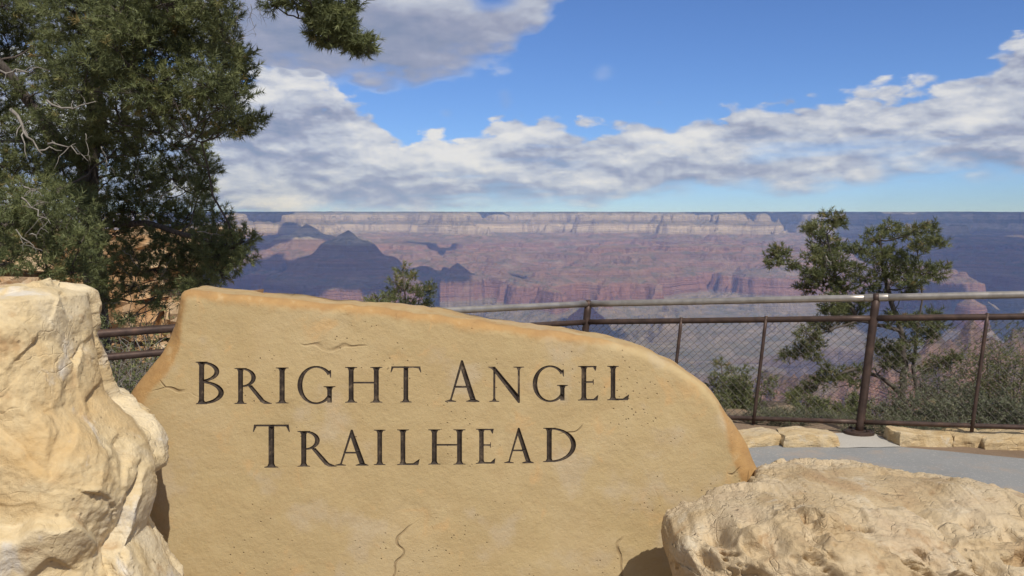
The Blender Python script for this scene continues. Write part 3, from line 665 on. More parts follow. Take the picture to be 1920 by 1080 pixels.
# ------------------------------------------------------------------ boulders
def ledge(v, k, sharp=0.82):                            # saw-tooth shelves with undercuts
    f = v * k - np.floor(v * k)
    return np.where(f < sharp, f / sharp, (1 - f) / (1 - sharp))
def grid_faces(n, m, wrap=True):
    i = np.arange(n - 1)[:, None] * m; j = np.arange(m if wrap else m - 1)[None]; j2 = (j + 1) % m
    return np.stack([i + j, i + j2, i + m + j2, i + m + j], -1).reshape(-1, 4)
def facets(X, Y, Z, n, seed, sc, slope, off, lim, band):
    """fracture planes: every cell of the rock is tilted its own way, borders are short steps"""
    r = np.random.default_rng(seed); S = np.array(sc); Pw = np.stack([X, Y, Z], -1).reshape(-1, 3) * S
    lo, hi = Pw.min(0), Pw.max(0); C = r.uniform(lo, hi, (n, 3)); G_ = r.normal(size=(n, 3)) * slope; O = r.uniform(-off, off, n)
    w = 0.16 * np.stack([fbm(Pw[:, 0] * 4, Pw[:, 1] * 4, Pw[:, 2] * 4 + 7 * j, 3) for j in range(3)], -1) * (hi - lo).max() / n ** (1 / 3.)
    Q = Pw + w; d1 = np.full(len(Q), 1e9); d2 = d1.copy(); i1 = np.zeros(len(Q), int); i2 = i1.copy()
    for k in range(n):
        d = np.linalg.norm(Q - C[k], axis=1); m = d < d1; m2 = (~m) & (d < d2)
        d2 = np.where(m, d1, np.where(m2, d, d2)); i2 = np.where(m, i1, np.where(m2, k, i2)); d1 = np.where(m, d, d1); i1 = np.where(m, k, i1)
    ev = lambda i: np.clip(np.einsum('ij,ij->i', Pw - C[i], G_[i]) / S.mean() + O[i], -lim, lim)
    t = sstep(d2 - d1, 0, band) * .5 + .5
    return (ev(i1) * t + ev(i2) * (1 - t)).reshape(X.shape)
def build_left_boulder():
    Yc, hy = 2.24, 0.34
    prof = [(525, 3, 178), (545, 1, 184), (565, -4, 189), (610, -20, 195), (660, -40, 208), (700, -60, 214), (735, -70, 221), (757, -75, 236), (790, -85, 264), (830, -95, 292), (870, -105, 306), (905, -112, 308),
            (940, -118, 303), (985, -125, 290), (1020, -130, 310), (1060, -135, 330), (1100, -140, 350), (1250, -150, 385), (1500, -155, 400), (1700, -155, 400)]
    pz = np.array([at(0, p[0], Yc)[2] for p in prof]); xl = np.array([at(p[1], p[0], Yc)[0] for p in prof]); xr = np.array([at(p[2], p[0], Yc)[0] for p in prof])
    o = np.argsort(pz); pz, xl, xr = pz[o], xl[o], xr[o]
    nz, na = 430, 360
    z = np.linspace(-0.06, pz[-1], nz); L, Rr = np.interp(z, pz, xl), np.interp(z, pz, xr)
    a = np.linspace(0, 2 * math.pi, na, endpoint=False); n = 3.2
    c, s = np.cos(a), np.sin(a); ex = np.sign(c) * np.abs(c) ** (2 / n); ey = np.sign(s) * np.abs(s) ** (2 / n)
    cx, hx = (L + Rr) / 2, (Rr - L) / 2
    top = z[-1] - z; dep = hy * (0.72 + 0.28 * sstep(top, 0, .5))
    X = cx[:, None] + hx[:, None] * ex; Y = Yc + dep[:, None] * ey; Z = np.repeat(z[:, None], na, 1)
    NX, NY = ex * .8, ey
    nl = np.sqrt(NX ** 2 + NY ** 2) + 1e-6; NX, NY = NX / nl, NY / nl
    # cap rows
    rows = [(X, Y, Z, np.repeat(NX[None], nz, 0), np.repeat(NY[None], nz, 0), np.zeros((nz, na)))]
    for t in np.linspace(0.03, 1, 46):
        q = 1 - t
        rows.append((cx[-1] + hx[-1] * ex[None] * q, Yc + dep[-1] * ey[None] * q, np.full((1, na), z[-1] + 0.022 * (1 - q ** 3)), NX[None] * q, NY[None] * q, np.full((1, na), 1 - q ** 2)))
    X, Y, Z, NX, NY, NZ = (np.concatenate([r[k] for r in rows]) for k in range(6))
    top0 = z[-1] - Z
    warp = 0.16 * fbm(X * 2.2, Y * 2.2, Z * 2.2 + 4, 3)
    big = 0.020 * fbm(X * 2.4 + 3, Y * 2.4, Z * 2.4, 3)
    fac = facets(X, Y, Z, 42, 5, (1, 1, .8), .16, .022, .045, .012) + facets(X, Y, Z, 330, 6, (1, 1, 1), .10, .006, .014, .006)
    led = 0.018 * ledge(-(Z + warp + 0.10 * X), 3.1, 0.90) * sstep(fbm(X * 1.6, Y * 1.6, Z * 1.6 + 2, 2), -.1, .3)
    fine = 0.0035 * fbm(X * 26, Y * 26, Z * 26, 5, .6)
    rough = 0.010 * (fbm(X * 11, Y * 11, Z * 13, 4, .6, True) - 1) * sstep(X, cx[0] + .16, cx[0] + .32)
    d = big + fac + led + fine + rough - 0.008
    skew = .40 * np.clip(Y - Yc, 0, 1) + .012
    sil = 0.30 + 0.70 * sstep(np.abs(NY), 0.1, 0.6); X = X - (0.012 * sstep(X, cx[0] - .1, cx[0] + .25))     # keep the outline
    X2 = X + NX * d * sil - skew * sstep(X, cx[0] - .3, cx[0]); Y2 = Y + NY * d; Z2 = Z - .035 * sstep(top0, .25, 0) + NZ * (d * .5 - .02 * sstep(np.abs(X - at(68, 540, Yc)[0]), .06, 0))
    m = mesh_np('boulder', np.stack([X2, Y2, Z2], -1).reshape(-1, 3), grid_faces(*X.shape), MATS['boulder_yellow'])
    tag(m, 'tall pale yellow upright boulder standing left of the engraved sign', 'boulder')
def build_right_boulder():
    st = [  # pixel x of the station, y of the top back edge, Y back, Y front
        (1192, 1050, 2.46, 2.30), (1204, 1000, 2.54, 2.20), (1235, 966, 2.58, 2.12), (1300, 942, 2.60, 2.06), (1350, 932, 2.60, 2.02), (1425, 912, 2.62, 2.0), (1452, 890, 2.84, 2.0), (1500, 873, 3.0, 1.98), (1560, 868, 3.06, 1.96),
        (1640, 871, 3.06, 1.95), (1720, 878, 3.0, 1.94), (1800, 884, 2.96, 1.93), (1850, 895, 2.9, 1.92), (1920, 912, 2.85, 1.92), (2050, 950, 2.8, 1.95), (2200, 1000, 2.7, 2.0), (2280, 1080, 2.6, 2.15), (2310, 1200, 2.5, 2.25)]
    xs, zt, yb, yf = [], [], [], []
    for px, py, b, f in st:
        ym = f + (b - f) * 0.72; p = at(px, py, ym); xs.append(p[0]); zt.append(p[2]); yb.append(b); yf.append(f)
    nx, na = 480, 380
    x = np.linspace(xs[0], xs[-1], nx); zt, yb, yf = (np.interp(x, xs, q) for q in (zt, yb, yf))
    a = np.linspace(0, 2 * math.pi, na, endpoint=False); n = 5.5
    c, s = np.cos(a), np.sin(a); ey = np.sign(c) * np.abs(c) ** (2 / n); ez = np.sign(s) * np.abs(s) ** (2 / n)
    zb = -0.08; X = np.repeat(x[:, None], na, 1)
    Y = ((yb + yf) / 2)[:, None] + ((yb - yf) / 2)[:, None] * ey; Z = ((zt + zb) / 2)[:, None] + ((zt - zb) / 2)[:, None] * ez
    # top rises a touch towards the front, front face leans back under it
    fr = sstep(Y, yb[:, None], yf[:, None]); Z = Z + 0.015 * fr * sstep(ez, 0, 1) - .02
    Y = Y + 0.10 * sstep(-ez, -.6, .9) * (ey < 0) * (-ey)
    NY, NZ = np.repeat(ey[None], nx, 0), np.repeat(ez[None], nx, 0); l = np.hypot(NY, NZ); NY, NZ = NY / l, NZ / l
    big = 0.026 * fbm(X * 2.6, Y * 2.6, Z * 2.6 + 7, 3)
    warp = .10 * fbm(X * 1.8, Y * 1.8, Z * 2, 3)
    front = sstep(-NY, .15, .6)
    led = 0.040 * ledge(-(Z + warp - .05 * X), 5.2, .8) * front * sstep(fbm(X * 2 + 5, Y * 2, Z * 3, 2), -.3, .25)
    fine = 0.006 * (fbm(X * 15, Y * 15, Z * 22, 5, .62, True) - 1) + 0.006 * fbm(X * 22, Y * 22, Z * 30, 4, .6) - 0.022 * np.abs(fbm(X * 4.5, Y * 4.5, Z * 9 + 1, 4)) + 0.007 * fbm(X * 45, Y * 45, Z * 60, 3, .6)
    cav = sstep(fbm(X * 6.5 + 2, Y * 6.5, Z * 17, 4, .55), .22, .46) * front; d = big * .6 + led + fine * .7 - 0.045 * cav + facets(X, Y, Z, 46, 15, (1, 1, 2.6), .10, .022, .04, .014) + facets(X, Y, Z, 420, 16, (1, 1, 2.0), .10, .008, .016, .008)
    r3 = np.random.default_rng(21)
    for k in range(230):                                # solution pits in the weathered face
        cx = r3.uniform(xs[0] + .05, xs[-1]); cz = r3.uniform(.35, .84); rr = r3.uniform(.007, .022) * (1.8 if k % 8 == 0 else 1); 
        q = ((X - cx) / (rr * r3.uniform(1.0, 2.3))) ** 2 + ((Z - cz) / rr) ** 2
        w = q < 9
        d[w] -= (rr * r3.uniform(1.2, 2.6) * np.exp(-q[w] ** 2) * sstep(-NY[w], .05, .4))
    X2 = X + 0.012 * fbm(X * 5, Y * 5, Z * 5 + 3, 3) + sstep(X, xs[0] + .55, xs[0]) * np.clip(.80 - Z, 0, .5) * .55; Y2 = Y + NY * d; Z2 = Z + NZ * d * .8
    V = np.stack([X2, Y2, Z2], -1).reshape(-1, 3); F = [grid_faces(nx, na)[:, ::-1]]
    e0, e1 = V[:na].mean(0) - [.01, 0, 0], V[-na:].mean(0); N = len(V)
    j = np.arange(na); j2 = (j + 1) % na
    V = np.concatenate([V, [e0, e1]])
    F.append(np.concatenate([np.stack([j, j2, np.full(na, N)], -1), np.stack([N - na + j2, N - na + j, np.full(na, N + 1)], -1)]))
    m = mesh_np('boulder', V, F, MATS['boulder_tan'])
    tag(m, 'low wide pitted tan boulder in front of the right end of the sign', 'boulder')
build_left_boulder(); build_right_boulder()

# ------------------------------------------------------------------ railing with chain link
def build_fence():
    root = empty('guard_railing', (FENCE[2][0], FENCE[2][1], 0))
    tag(root, 'dark brown metal guard railing with chain link infill along the canyon rim', 'railing')
    org = np.array([FENCE[2][0], FENCE[2][1], 0])
    LEAN = -0.10
    def low(P, h): q = P.copy(); q[2] -= h; q[0] += LEAN * h; return q
    MIDH = [.150, .152, .158, .157, .160]; BOTH = .955
    # rails run post to post; tubes continue through the joints
    def rail(name, pts, rad, m, k=14):
        for a, b in zip(pts[:-1], pts[1:]):
            mb = MB(); t = np.linspace(0, 1, 12)[:, None]; mb.tube(a + (b - a) * t - org, rad, k); mb.build(name, MATS[m], root)
    tops = [np.array(p) for p in MAIN]
    rail('top_rail', tops[:2], .027, 'brown_metal', 18); rail('top_rail', tops[1:], .027, 'rail_metal', 18)
    mids = [low(p, h) for p, h in zip(tops, MIDH)]; rail('middle_rail', mids, .0235, 'brown_metal')
    bots = [low(p, BOTH) for p in tops]; rail('bottom_rail', bots, .0185, 'brown_metal')
    for i, p in enumerate(tops):
        mb = MB(); foot = low(p, p[2] - 0.012); t = np.linspace(0, 1, 14)[:, None]
        mb.tube(p + (foot - p) * t - org, .031, 16); post = mb.build('post', MATS['brown_metal'], root)
        mb = MB(); d = (tops[min(i + 1, 4)] - tops[max(i - 1, 0)]); d /= np.linalg.norm(d)
        mb.tube(np.array([p - d * .085, p - d * .08, p + d * .08, p + d * .085]) - org, [.028, .0305, .0305, .028], 18); mb.build('rail_sleeve', MATS['rail_metal'], post)
        mb = MB(); mb.tube(np.array([p - d * .02, p + d * .02]) - org, .036, 18); mb.build('collar', MATS['brown_metal'], post)
        mb = MB(); f = foot - org; f[2] = 0
        mb.tube(np.array([f + [0, 0, .008], f + [0, 0, .030], f + [0, 0, .036]]), [.112, .112, .100], 28); bp = mb.build('base_plate', MATS['brown_metal'], post, smooth=False)
        for k in range(4):
            a = k * math.pi / 2 + .6; mb = MB(); c = f + np.array([math.cos(a) * .075, math.sin(a) * .075, 0]); mb.tube(np.array([c + [0, 0, .034], c + [0, 0, .05]]), .012, 6); mb.build('bolt', MATS['brown_metal'], bp, smooth=False)
    # slim intermediate posts
    fr = {0: (.26, .60, .85), 1: (1 / 3., 2 / 3.), 2: (.36, .655), 3: (.315, .66)}
    for b, ts in fr.items():
        for t in ts:
            hi = mids[b] + (mids[b + 1] - mids[b]) * t; lo = bots[b] + (bots[b + 1] - bots[b]) * t
            u = (hi - lo) / np.linalg.norm(hi - lo); mb = MB(); s = np.linspace(0, 1, 8)[:, None]; A, B = hi + u * .030, lo - u * .045
            off = np.array([0, -.012, 0])
            mb.tube(A + (B - A) * s + off - org, .0135, 10); mb.build('slim_post', MATS['brown_metal'], root)
    # chain link: one woven panel per bay
    for b in range(4):
        m0, m1, b0, b1 = mids[b], mids[b + 1], bots[b], bots[b + 1]; L = np.linalg.norm(m1 - m0); pw = .032; n = int(L / pw); rows = 26
        mb = MB(); nrm = np.cross(m1 - m0, m0 - b0); nrm /= np.linalg.norm(nrm)
        for w in range(-1, n + 1):
            P = []
            for r in range(rows + 1):
                s = w + 0.5 + (0.5 if (r + w) % 2 else -0.5) * 1.06
                s = np.clip(s / n, 0.0, 1.0); v = r / rows
                hi = m0 + (m1 - m0) * s; lo = b0 + (b1 - b0) * s
                q = hi + (lo - hi) * v + nrm * (.0025 if r % 2 else -.0025)
                if r == rows: q = lo
                P.append(q)
            mb.tube(np.array(P) - org, .0023, 3, False)
        for v in (.004, .996):
            P = [m0 + (b0 - m0) * v, m1 + (b1 - m1) * v]; mb.tube(np.array(P) - org, .002, 4)
        o = mb.build('chain_link_panel', MATS['wire'], root, False); o['kind'] = 'stuff'
build_fence()

# kerb stones
def build_kerb():
    specs = [((1372, 1466), 842, .07, 'small pale kerb stone beside the right edge of the sign'), ((1469, 1576), 840, .08, 'long pale kerb stone just left of the railing post foot'),
             ((1684, 1786), 838, .085, 'long tan kerb stone just right of the railing post foot'), ((1788, 1852), 838, .078, 'short square kerb stone second from the railing post foot on its right'),
             ((1848, 1990), 843, .08, 'orange tan kerb stone at the right edge of the picture')]
    for k, ((x0, x1), yb, h, lab) in enumerate(specs):
        A, B = at_z(x0 + 2, yb, 0.0), at_z(x1 - 2, yb - (6 if x1 < 1500 else 0), 0.0); L = np.linalg.norm(B - A); u = (B - A) / L; v = np.array([-u[1], u[0], 0])
        bm = bmesh.new(); bmesh.ops.create_cube(bm, size=1); bmesh.ops.subdivide_edges(bm, edges=list(bm.edges), cuts=9, use_grid_fill=True); bmesh.ops.triangulate(bm, faces=list(bm.faces))
        V = np.array([w.co[:] for w in bm.verts]); F = np.array([[w.index for w in f.verts] for f in bm.faces]); bm.free()
        P = V * (1 - .10 * (np.linalg.norm(V, axis=1, keepdims=True) / .866) ** 5) * np.array([L * 1.06, .27, h + .035])
        q = P * 9 + k * 13.7; dsp = np.stack([fbm(q[:, 0], q[:, 1], q[:, 2] + 5 * j, 4) for j in range(3)], -1) * np.array([.020, .020, .014]); P = P + dsp; P[:, 2] += .012 * np.sin(P[:, 0] * 9 + k * 2)
        P[:, 1] *= 1 + .12 * np.sign(P[:, 1]) * np.sin(P[:, 0] * 6 + k)
        c = (A + B) / 2 + v * .12 - np.array([(A + B)[0] / 2, (A + B)[1] / 2, 0]); W = P[:, :1] * u + P[:, 1:2] * v + P[:, 2:] * np.array([0, 0, 1]) + c + np.array([0, 0, h / 2 - .01])
        o = mesh_np('kerb_stone', W, F, MATS['kerb_stone'], None, False); o.location = ((A + B)[0] / 2, (A + B)[1] / 2, 0)
        tag(o, lab, 'kerb stone', 'kerb stones along the path edge')
    # concrete footing under the post
    A, B = at_z(1572, 842, .0), at_z(1690, 840, .0); u = (B - A); L = np.linalg.norm(u); u /= L; v = np.array([-u[1], u[0], 0]); c = (A + B) / 2
    xs, ys = np.linspace(-L / 2, L / 2, 14), np.linspace(0, .45, 10); V = []
    for x in xs:
        for y in ys: V.append(c + u * x + v * y + np.array([0, 0, .010 + .003 * float(perlin(x * 9, y * 9))]))
    i = np.arange(13)[:, None] * 10 + np.arange(9)[None]; F = np.stack([i, i + 10, i + 11, i + 1], -1).reshape(-1, 4)
    mesh_np('concrete_footing', np.array(V), F, MATS['concrete'])['kind'] = 'structure'
build_kerb()

# ------------------------------------------------------------------ vegetation
def unit(v): return v / (np.linalg.norm(v, axis=-1, keepdims=True) + 1e-9)
def tufts(P, A, L, need, nlen, wid, r):
    """needle brushes: base P, axis A, axis length L -> triangles"""
    n = len(P); A = unit(A); ref = np.where(np.abs(A[:, 2:3]) < .8, [[0, 0, 1.]], [[1., 0, 0]])
    U = unit(np.cross(A, ref)); W = np.cross(A, U)
    t = r.uniform(0.05, 1, (n, need)); a = r.uniform(0, 6.283, (n, need))
    rad = np.cos(a)[..., None] * U[:, None] + np.sin(a)[..., None] * W[:, None]
    fwd = r.uniform(.35, 1.1, (n, need))[..., None]
    D = unit(rad + A[:, None] * fwd * (0.5 + t[..., None]))
    B = P[:, None] + A[:, None] * (t * L[:, None])[..., None]
    side = unit(np.cross(D, r.normal(size=D.shape)))
    ln = (nlen * r.uniform(.75, 1.2, (n, need)) * (L / L.mean())[:, None])[..., None]
    V = np.stack([B - side * wid, B + side * wid, B + D * ln], 2).reshape(-1, 3)
    F = np.arange(len(V)).reshape(-1, 3)
    return V, F
def crown_mesh(name, parts, m, parent):
    V, F, C, n = [], [], [], 0
    for v, f, c in parts: V.append(v); F.append(f + n); C.append(c); n += len(v)
    o = mesh_np(name, np.concatenate(V), np.concatenate(F), MATS[m], parent, False, {'var': np.concatenate(C)})
    o['kind'] = 'stuff'; return o
def curve(a, b, sag, r, n=7, j=.05):
    t = np.linspace(0, 1, n)[:, None]; L = np.linalg.norm(b - a); P = a + (b - a) * t
    P[:, 2] += (sag * L * np.sin(t * math.pi))[:, 0]; P[1:-1] += r.normal(size=(n - 2, 3)) * j * L * .5
    return P
def pine(name, label, cat, trunks, clumps, seed, need=24, nlen=.034, tl=.055, wid=.0016, per=26, m='pine_needle', dead=(), group=None, limb=.016, bias=.25):
    """trunks: lists of (x,y,z,radius); clumps: (x,y,z,radius[,tufts])"""
    r = np.random.default_rng(seed)
    b0 = np.array(trunks[0][0][:3]); root = empty(name, b0); tag(root, label, cat, group)
    wood = MB(); nodes = []
    for tr in trunks:
        tr = np.array(tr); k = 5 * (len(tr) - 1) + 1; s = np.linspace(0, len(tr) - 1, k)
        P = np.stack([np.interp(s, np.arange(len(tr)), tr[:, i]) for i in range(3)], -1); rad = np.interp(s, np.arange(len(tr)), tr[:, 3])
        P[1:] += r.normal(size=P[1:].shape) * (rad[1:] * .22)[:, None]
        wood.tube(P - b0, rad, 9); nodes += [(p, q) for p, q in zip(P, rad)]
    NP = np.array([n[0] for n in nodes]); NR = np.array([n[1] for n in nodes]); parts = []
    for c in clumps:
        C = np.array(c[:3]); R0 = c[3]; cnt = int(c[4]) if len(c) > 4 else int(per * (R0 / .2) ** 2)
        d = np.linalg.norm(NP - C, axis=1) + np.clip(NP[:, 2] - C[2] + .1, 0, 9) * 2.0; i = int(np.argmin(d)); L = np.linalg.norm(NP[i] - C)
        P = curve(NP[i], C, r.uniform(-.12, .10), r); wood.tube(P - b0, np.linspace(min(NR[i] * .7, limb * (0.5 + L * .5)), .004, len(P)), 5)
        NP = np.concatenate([NP, P[2:-1]]); NR = np.concatenate([NR, np.full(len(P) - 3, limb * .5)])
        dirv = unit(C - NP[i]) if L > 1e-3 else np.array([0, 0, 1.])
        q = unit(r.normal(size=(cnt, 3))) * (r.uniform(0.15, 1, (cnt, 1)) ** .5) * R0 * np.array([1.1, 1.1, .72])
        T = C + q; ax = unit(unit(q) * .8 + dirv * .5 + np.array([0, 0, bias]) + r.normal(size=q.shape) * .35)
        ls = tl * r.uniform(.7, 1.35, cnt); B = T - ax * ls[:, None] * .5
        V, F = tufts(B, ax, ls, need, nlen, wid, r)
        var = np.clip(r.normal(.5, .2, cnt) + .12 * r.normal(), 0, .97); var[r.uniform(size=cnt) > .995] = 1.0
        parts.append((V - b0, F, np.repeat(var, need * 3)))
        for k in range(0, cnt, 4):                      # twigs
            wood.tube(np.array([C - dirv * R0 * .3 * r.uniform(), (C + B[k]) / 2 - [0, 0, R0 * .06], B[k] + ax[k] * ls[k] * .8]) - b0, [.0045, .003, .0016], 3, False)
    wood.build('trunk', MATS['bark'], root); crown_mesh('crown', parts, m, root)
    if len(dead):
        mb = MB()
        for (a, b, rad) in dead:
            P = curve(np.array(a), np.array(b), r.uniform(-.15, .15), r, 8, .07); mb.tube(P - b0, np.linspace(rad, rad * .3, 8), 5)
            for k in range(4):
                i = r.integers(2, 7); e = P[i] + r.normal(size=3) * np.linalg.norm(P[-1] - P[0]) * .22 - [0, 0, .03]; mb.tube(curve(P[i], e, .1, r, 5, .08) - b0, np.linspace(rad * .5, rad * .18, 5), 4)
        o = mb.build('dead_branch', MATS['dead_wood'], root); o['kind'] = 'stuff'
    return root

def left_pine():
    r = np.random.default_rng(3); C = []
    poly = np.array([(-220, -330), (400, -330), (415, -30), (425, 60), (455, 110), (450, 165), (430, 180), (470, 215), (455, 232), (400, 235), (378, 270), (385, 335), (372, 360), (385, 395), (420, 425), (452, 450), (440, 485), (400, 515), (350, 535), (300, 548), (200, 560), (100, 515), (-220, 520)], float)
    def depth(x, y):
        up = sstep(y, 300, 180); ll = sstep(x, 230, 150) * sstep(y, 330, 390)
        Yd = 7.8 - 1.85 * up * sstep(x, 40, 190) - 1.5 * ll
        return Yd
    pts = []; tries = 0
    while len(pts) < 340 and tries < 40000:
        tries += 1; p = np.array([r.uniform(-200, 460), r.uniform(-320, 560)])
        if not in_poly(p[None], poly)[0]: continue
        if 190 < p[0] < 335 and 440 < p[1] < 600 and r.uniform() < .72: continue
        if 20 < p[0] < 110 and p[1] > 470 and r.uniform() < .8: continue
        if 165 < p[0] < 230 and 150 < p[1] < 200: continue
        if pts and min(np.hypot(*(p - q)) for q in pts) < (24 if p[0] > -25 and p[1] > -25 else 44): continue
        pts.append(p)
    for p in pts:
        Yd = depth(*p) + r.uniform(-.25, .75) * (1.0 if p[1] > 0 else 1.4); a = at(p[0], p[1], Yd); C.append((*a, r.uniform(.10, .18)))
    border = [(455, 128, 6.3, .11), (440, 160, 6.3, .10), (474, 226, 6.2, .10), (450, 236, 6.2, .11), (425, 232, 6.2, .12), (488, 224, 6.2, .06), (432, 195, 6.3, .08), (440, 100, 6.3, .10), (424, 70, 6.4, .10), (395, 318, 7.2, .10), (380, 352, 7.2, .11),
              (398, 390, 7.1, .10), (420, 412, 7.0, .10), (456, 452, 6.9, .13), (462, 480, 6.9, .10), (440, 500, 6.9, .09), (415, 520, 7.0, .10), (400, 500, 7, .13), (370, 535, 7.1, .11), (440, 440, 6.9, .12), (395, 450, 7, .15), (410, 475, 7, .14), (340, 545, 7.2, .12), (280, 560, 7.3, .10), (235, 600, 7.3, .09), (300, 570, 7.3, .07)]
    for x, y, d, s in border: C.append((*at(x, y, d), s))
    # bough hanging into the top of the picture and the crown mass above it
    for x, y, s in ((600, 8, .10), (622, 30, .11), (598, 30, .08), (636, 52, .11), (625, 68, .09), (652, 72, .10), (672, 80, .09), (692, 84, .06), (680, 92, .06), (655, 88, .07), (612, 82, .05), (583, 45, .045), (587, 66, .05), (580, 20, .045), (668, 6, .05), (655, 38, .055), (512, 10, .06), (556, 6, .075), (530, 0, .05), (640, 20, .08), (610, 55, .09)):
        C.append((*at(x, y, 5.6 + r.uniform(-.1, .1)), s, max(14, int(44 * (s / .1) ** 2))))
    for k in range(95):
        x, y = r.uniform(80, 760), r.uniform(-420, -35); 
        if x > 440 and y > -60 : y -= 60
        C.append((*at(x, y, (7.3 if x < 430 else 5.0) + 1.0 * r.uniform()), r.uniform(.16, .26), 26))
    base = at(175, 640, 7.9); base[2] = float(rim_z(base[0], base[1])) - .05
    T = lambda px, py, Y, rad: (*at(px, py, Y), rad)
    trunks = [[(*base, .12), T(180, 520, 8.1, .10), T(165, 330, 8.1, .09), T(190, 130, 7.9, .08), T(200, -100, 7.5, .06), T(260, -330, 6.8, .03)],
              [T(165, 330, 8.1, .06), T(70, 210, 7.8, .045), T(-20, 90, 7.5, .035), T(-120, -60, 7.4, .03)],
              [T(190, 130, 7.9, .055), T(300, 60, 7.2, .04), T(380, -60, 6.5, .04), T(520, -140, 5.9, .032), T(600, -70, 5.7, .024), T(630, 30, 5.6, .012)],
              [T(180, 420, 8.1, .035), T(280, 420, 7.7, .025), T(380, 450, 7.3, .018), T(440, 465, 7.0, .014)],
              [T(165, 330, 8.1, .05), T(80, 380, 7.0, .035), T(40, 420, 6.3, .03), T(-60, 430, 6.2, .015)]]
    dead = []
    for (x0, y0, x1, y1, Y, q) in ((0, 132, 78, 128, 5.95, .012), (88, 188, 180, 190, 5.9, .013), (90, 270, 165, 302, 5.95, .010), (40, 370, 95, 420, 5.75, .010), (45, 350, 75, 352, 5.75, .010), (55, 440, 90, 415, 5.75, .008), (30, 430, 80, 470, 5.75, .007), (20, 205, 80, 290, 6.1, .022), (370, 435, 420, 440, 6.75, .007),
                                   (387, 150, 400, 170, 6.0, .007), (405, 190, 415, 225, 6.0, .006), (320, 300, 360, 350, 6.9, .007), (160, 250, 168, 300, 6.0, .005), (190, 275, 215, 330, 6.3, .006), (300, 370, 345, 330, 6.9, .006), (250, 340, 262, 300, 6.9, .006), (240, 70, 260, 62, 5.9, .008), (415, 78, 440, 92, 5.95, .007), (230, 470, 260, 500, 7, .006), (300, 520, 320, 480, 7, .006),
                                   (470, 8, 478, 70, 5.7, .0035), (455, 10, 440, 58, 5.75, .0035), (486, 8, 490, 46, 5.7, .003), (463, 12, 470, 44, 5.7, .003), (480, 12, 497, 40, 5.7, .003)):
        dead.append((at(x0, y0, Y), at(x1, y1, Y - .05), q * .62))
    pine('pine_tree', 'large dark green pine filling the upper left behind the tall yellow boulder', 'tree', trunks, C, 31, need=34, nlen=.043, tl=.07, wid=.0027, per=84, dead=dead)
left_pine()

def right_tree():
    r = np.random.default_rng(8); D = 9.6
    cl = [(1555, 410, .13), (1530, 430, .13), (1575, 420, .09), (1545, 455, .17), (1570, 465, .12), (1515, 430, .08), (1460, 480, .13), (1452, 495, .08), (1480, 495, .09), (1462, 470, .09), (1530, 480, .14), (1560, 495, .16), (1520, 515, .13), (1590, 505, .14), (1600, 470, .10), (1545, 525, .16), (1580, 540, .14), (1510, 540, .10),
          (1640, 445, .13), (1665, 425, .11), (1690, 440, .13), (1720, 430, .11), (1745, 430, .10), (1760, 455, .09), (1735, 455, .12), (1640, 480, .13), (1670, 480, .14), (1615, 465, .10), (1700, 490, .15), (1655, 510, .14), (1690, 520, .14), (1730, 505, .13), (1755, 515, .11), (1770, 500, .07), (1715, 530, .11), (1625, 525, .12), (1700, 545, .10), (1650, 545, .11), (1725, 465, .10),
          (1560, 570, .15), (1600, 580, .14), (1585, 600, .12), (1540, 610, .13), (1515, 625, .12), (1500, 655, .12), (1480, 665, .09), (1530, 645, .11), (1560, 580, .11), (1620, 565, .12), (1470, 670, .06), (1525, 670, .08),
          (1560, 705, .12), (1535, 715, .11), (1510, 730, .11), (1490, 740, .09), (1585, 700, .11), (1605, 715, .09), (1480, 745, .06), (1545, 690, .08), (1620, 690, .07),
          (1680, 600, .12), (1720, 605, .13), (1740, 630, .11), (1660, 650, .13), (1690, 665, .14), (1700, 640, .10), (1745, 590, .11), (1760, 610, .10), (1665, 680, .11), (1640, 655, .08), (1765, 680, .11), (1735, 690, .10), (1790, 670, .09)]
    C = [(*at(x, y, D + r.uniform(-.55, .55)), s * 1.05) for x, y, s in cl]
    T = lambda px, py, rad, Y=D: (*at(px, py, Y), rad)
    b = at(1708, 800, D); b[2] = float(rim_z(b[0], b[1])) - .1
    trunks = [[(*b, .05), T(1702, 775, .045), T(1690, 735, .040), T(1698, 690, .034), T(1690, 620, .03), T(1672, 570, .026), T(1655, 500, .018), T(1650, 440, .01)],
              [T(1690, 735, .03), T(1655, 710, .022), T(1612, 690, .018), T(1560, 705, .010)], [T(1690, 620, .022), T(1610, 600, .02), T(1570, 530, .015), T(1550, 440, .008)],
              [T(1702, 775, .03), T(1722, 745, .025), T(1712, 690, .02), T(1720, 620, .015), T(1730, 560, .010), T(1720, 470, .006)], [T(1610, 600, .012), T(1540, 625, .009), T(1490, 660, .005)], [T(1570, 530, .012), T(1500, 500, .008), T(1460, 482, .004)]]
    dead = [(at(1625, 760, D), at(1652, 742, D), .012), (at(1640, 690, D), at(1660, 735, D), .010), (at(1548, 480, D - .4), at(1560, 495, D - .4), .009), (at(1690, 560, D), at(1670, 590, D), .008)]
    pine('pinyon_tree', 'twisted olive green pinyon with two crowns growing just beyond the railing', 'tree', trunks, C, 77, need=26, nlen=.048, tl=.075, wid=.0038, per=90, m='juniper_leaf', dead=dead, limb=.012)
right_tree()

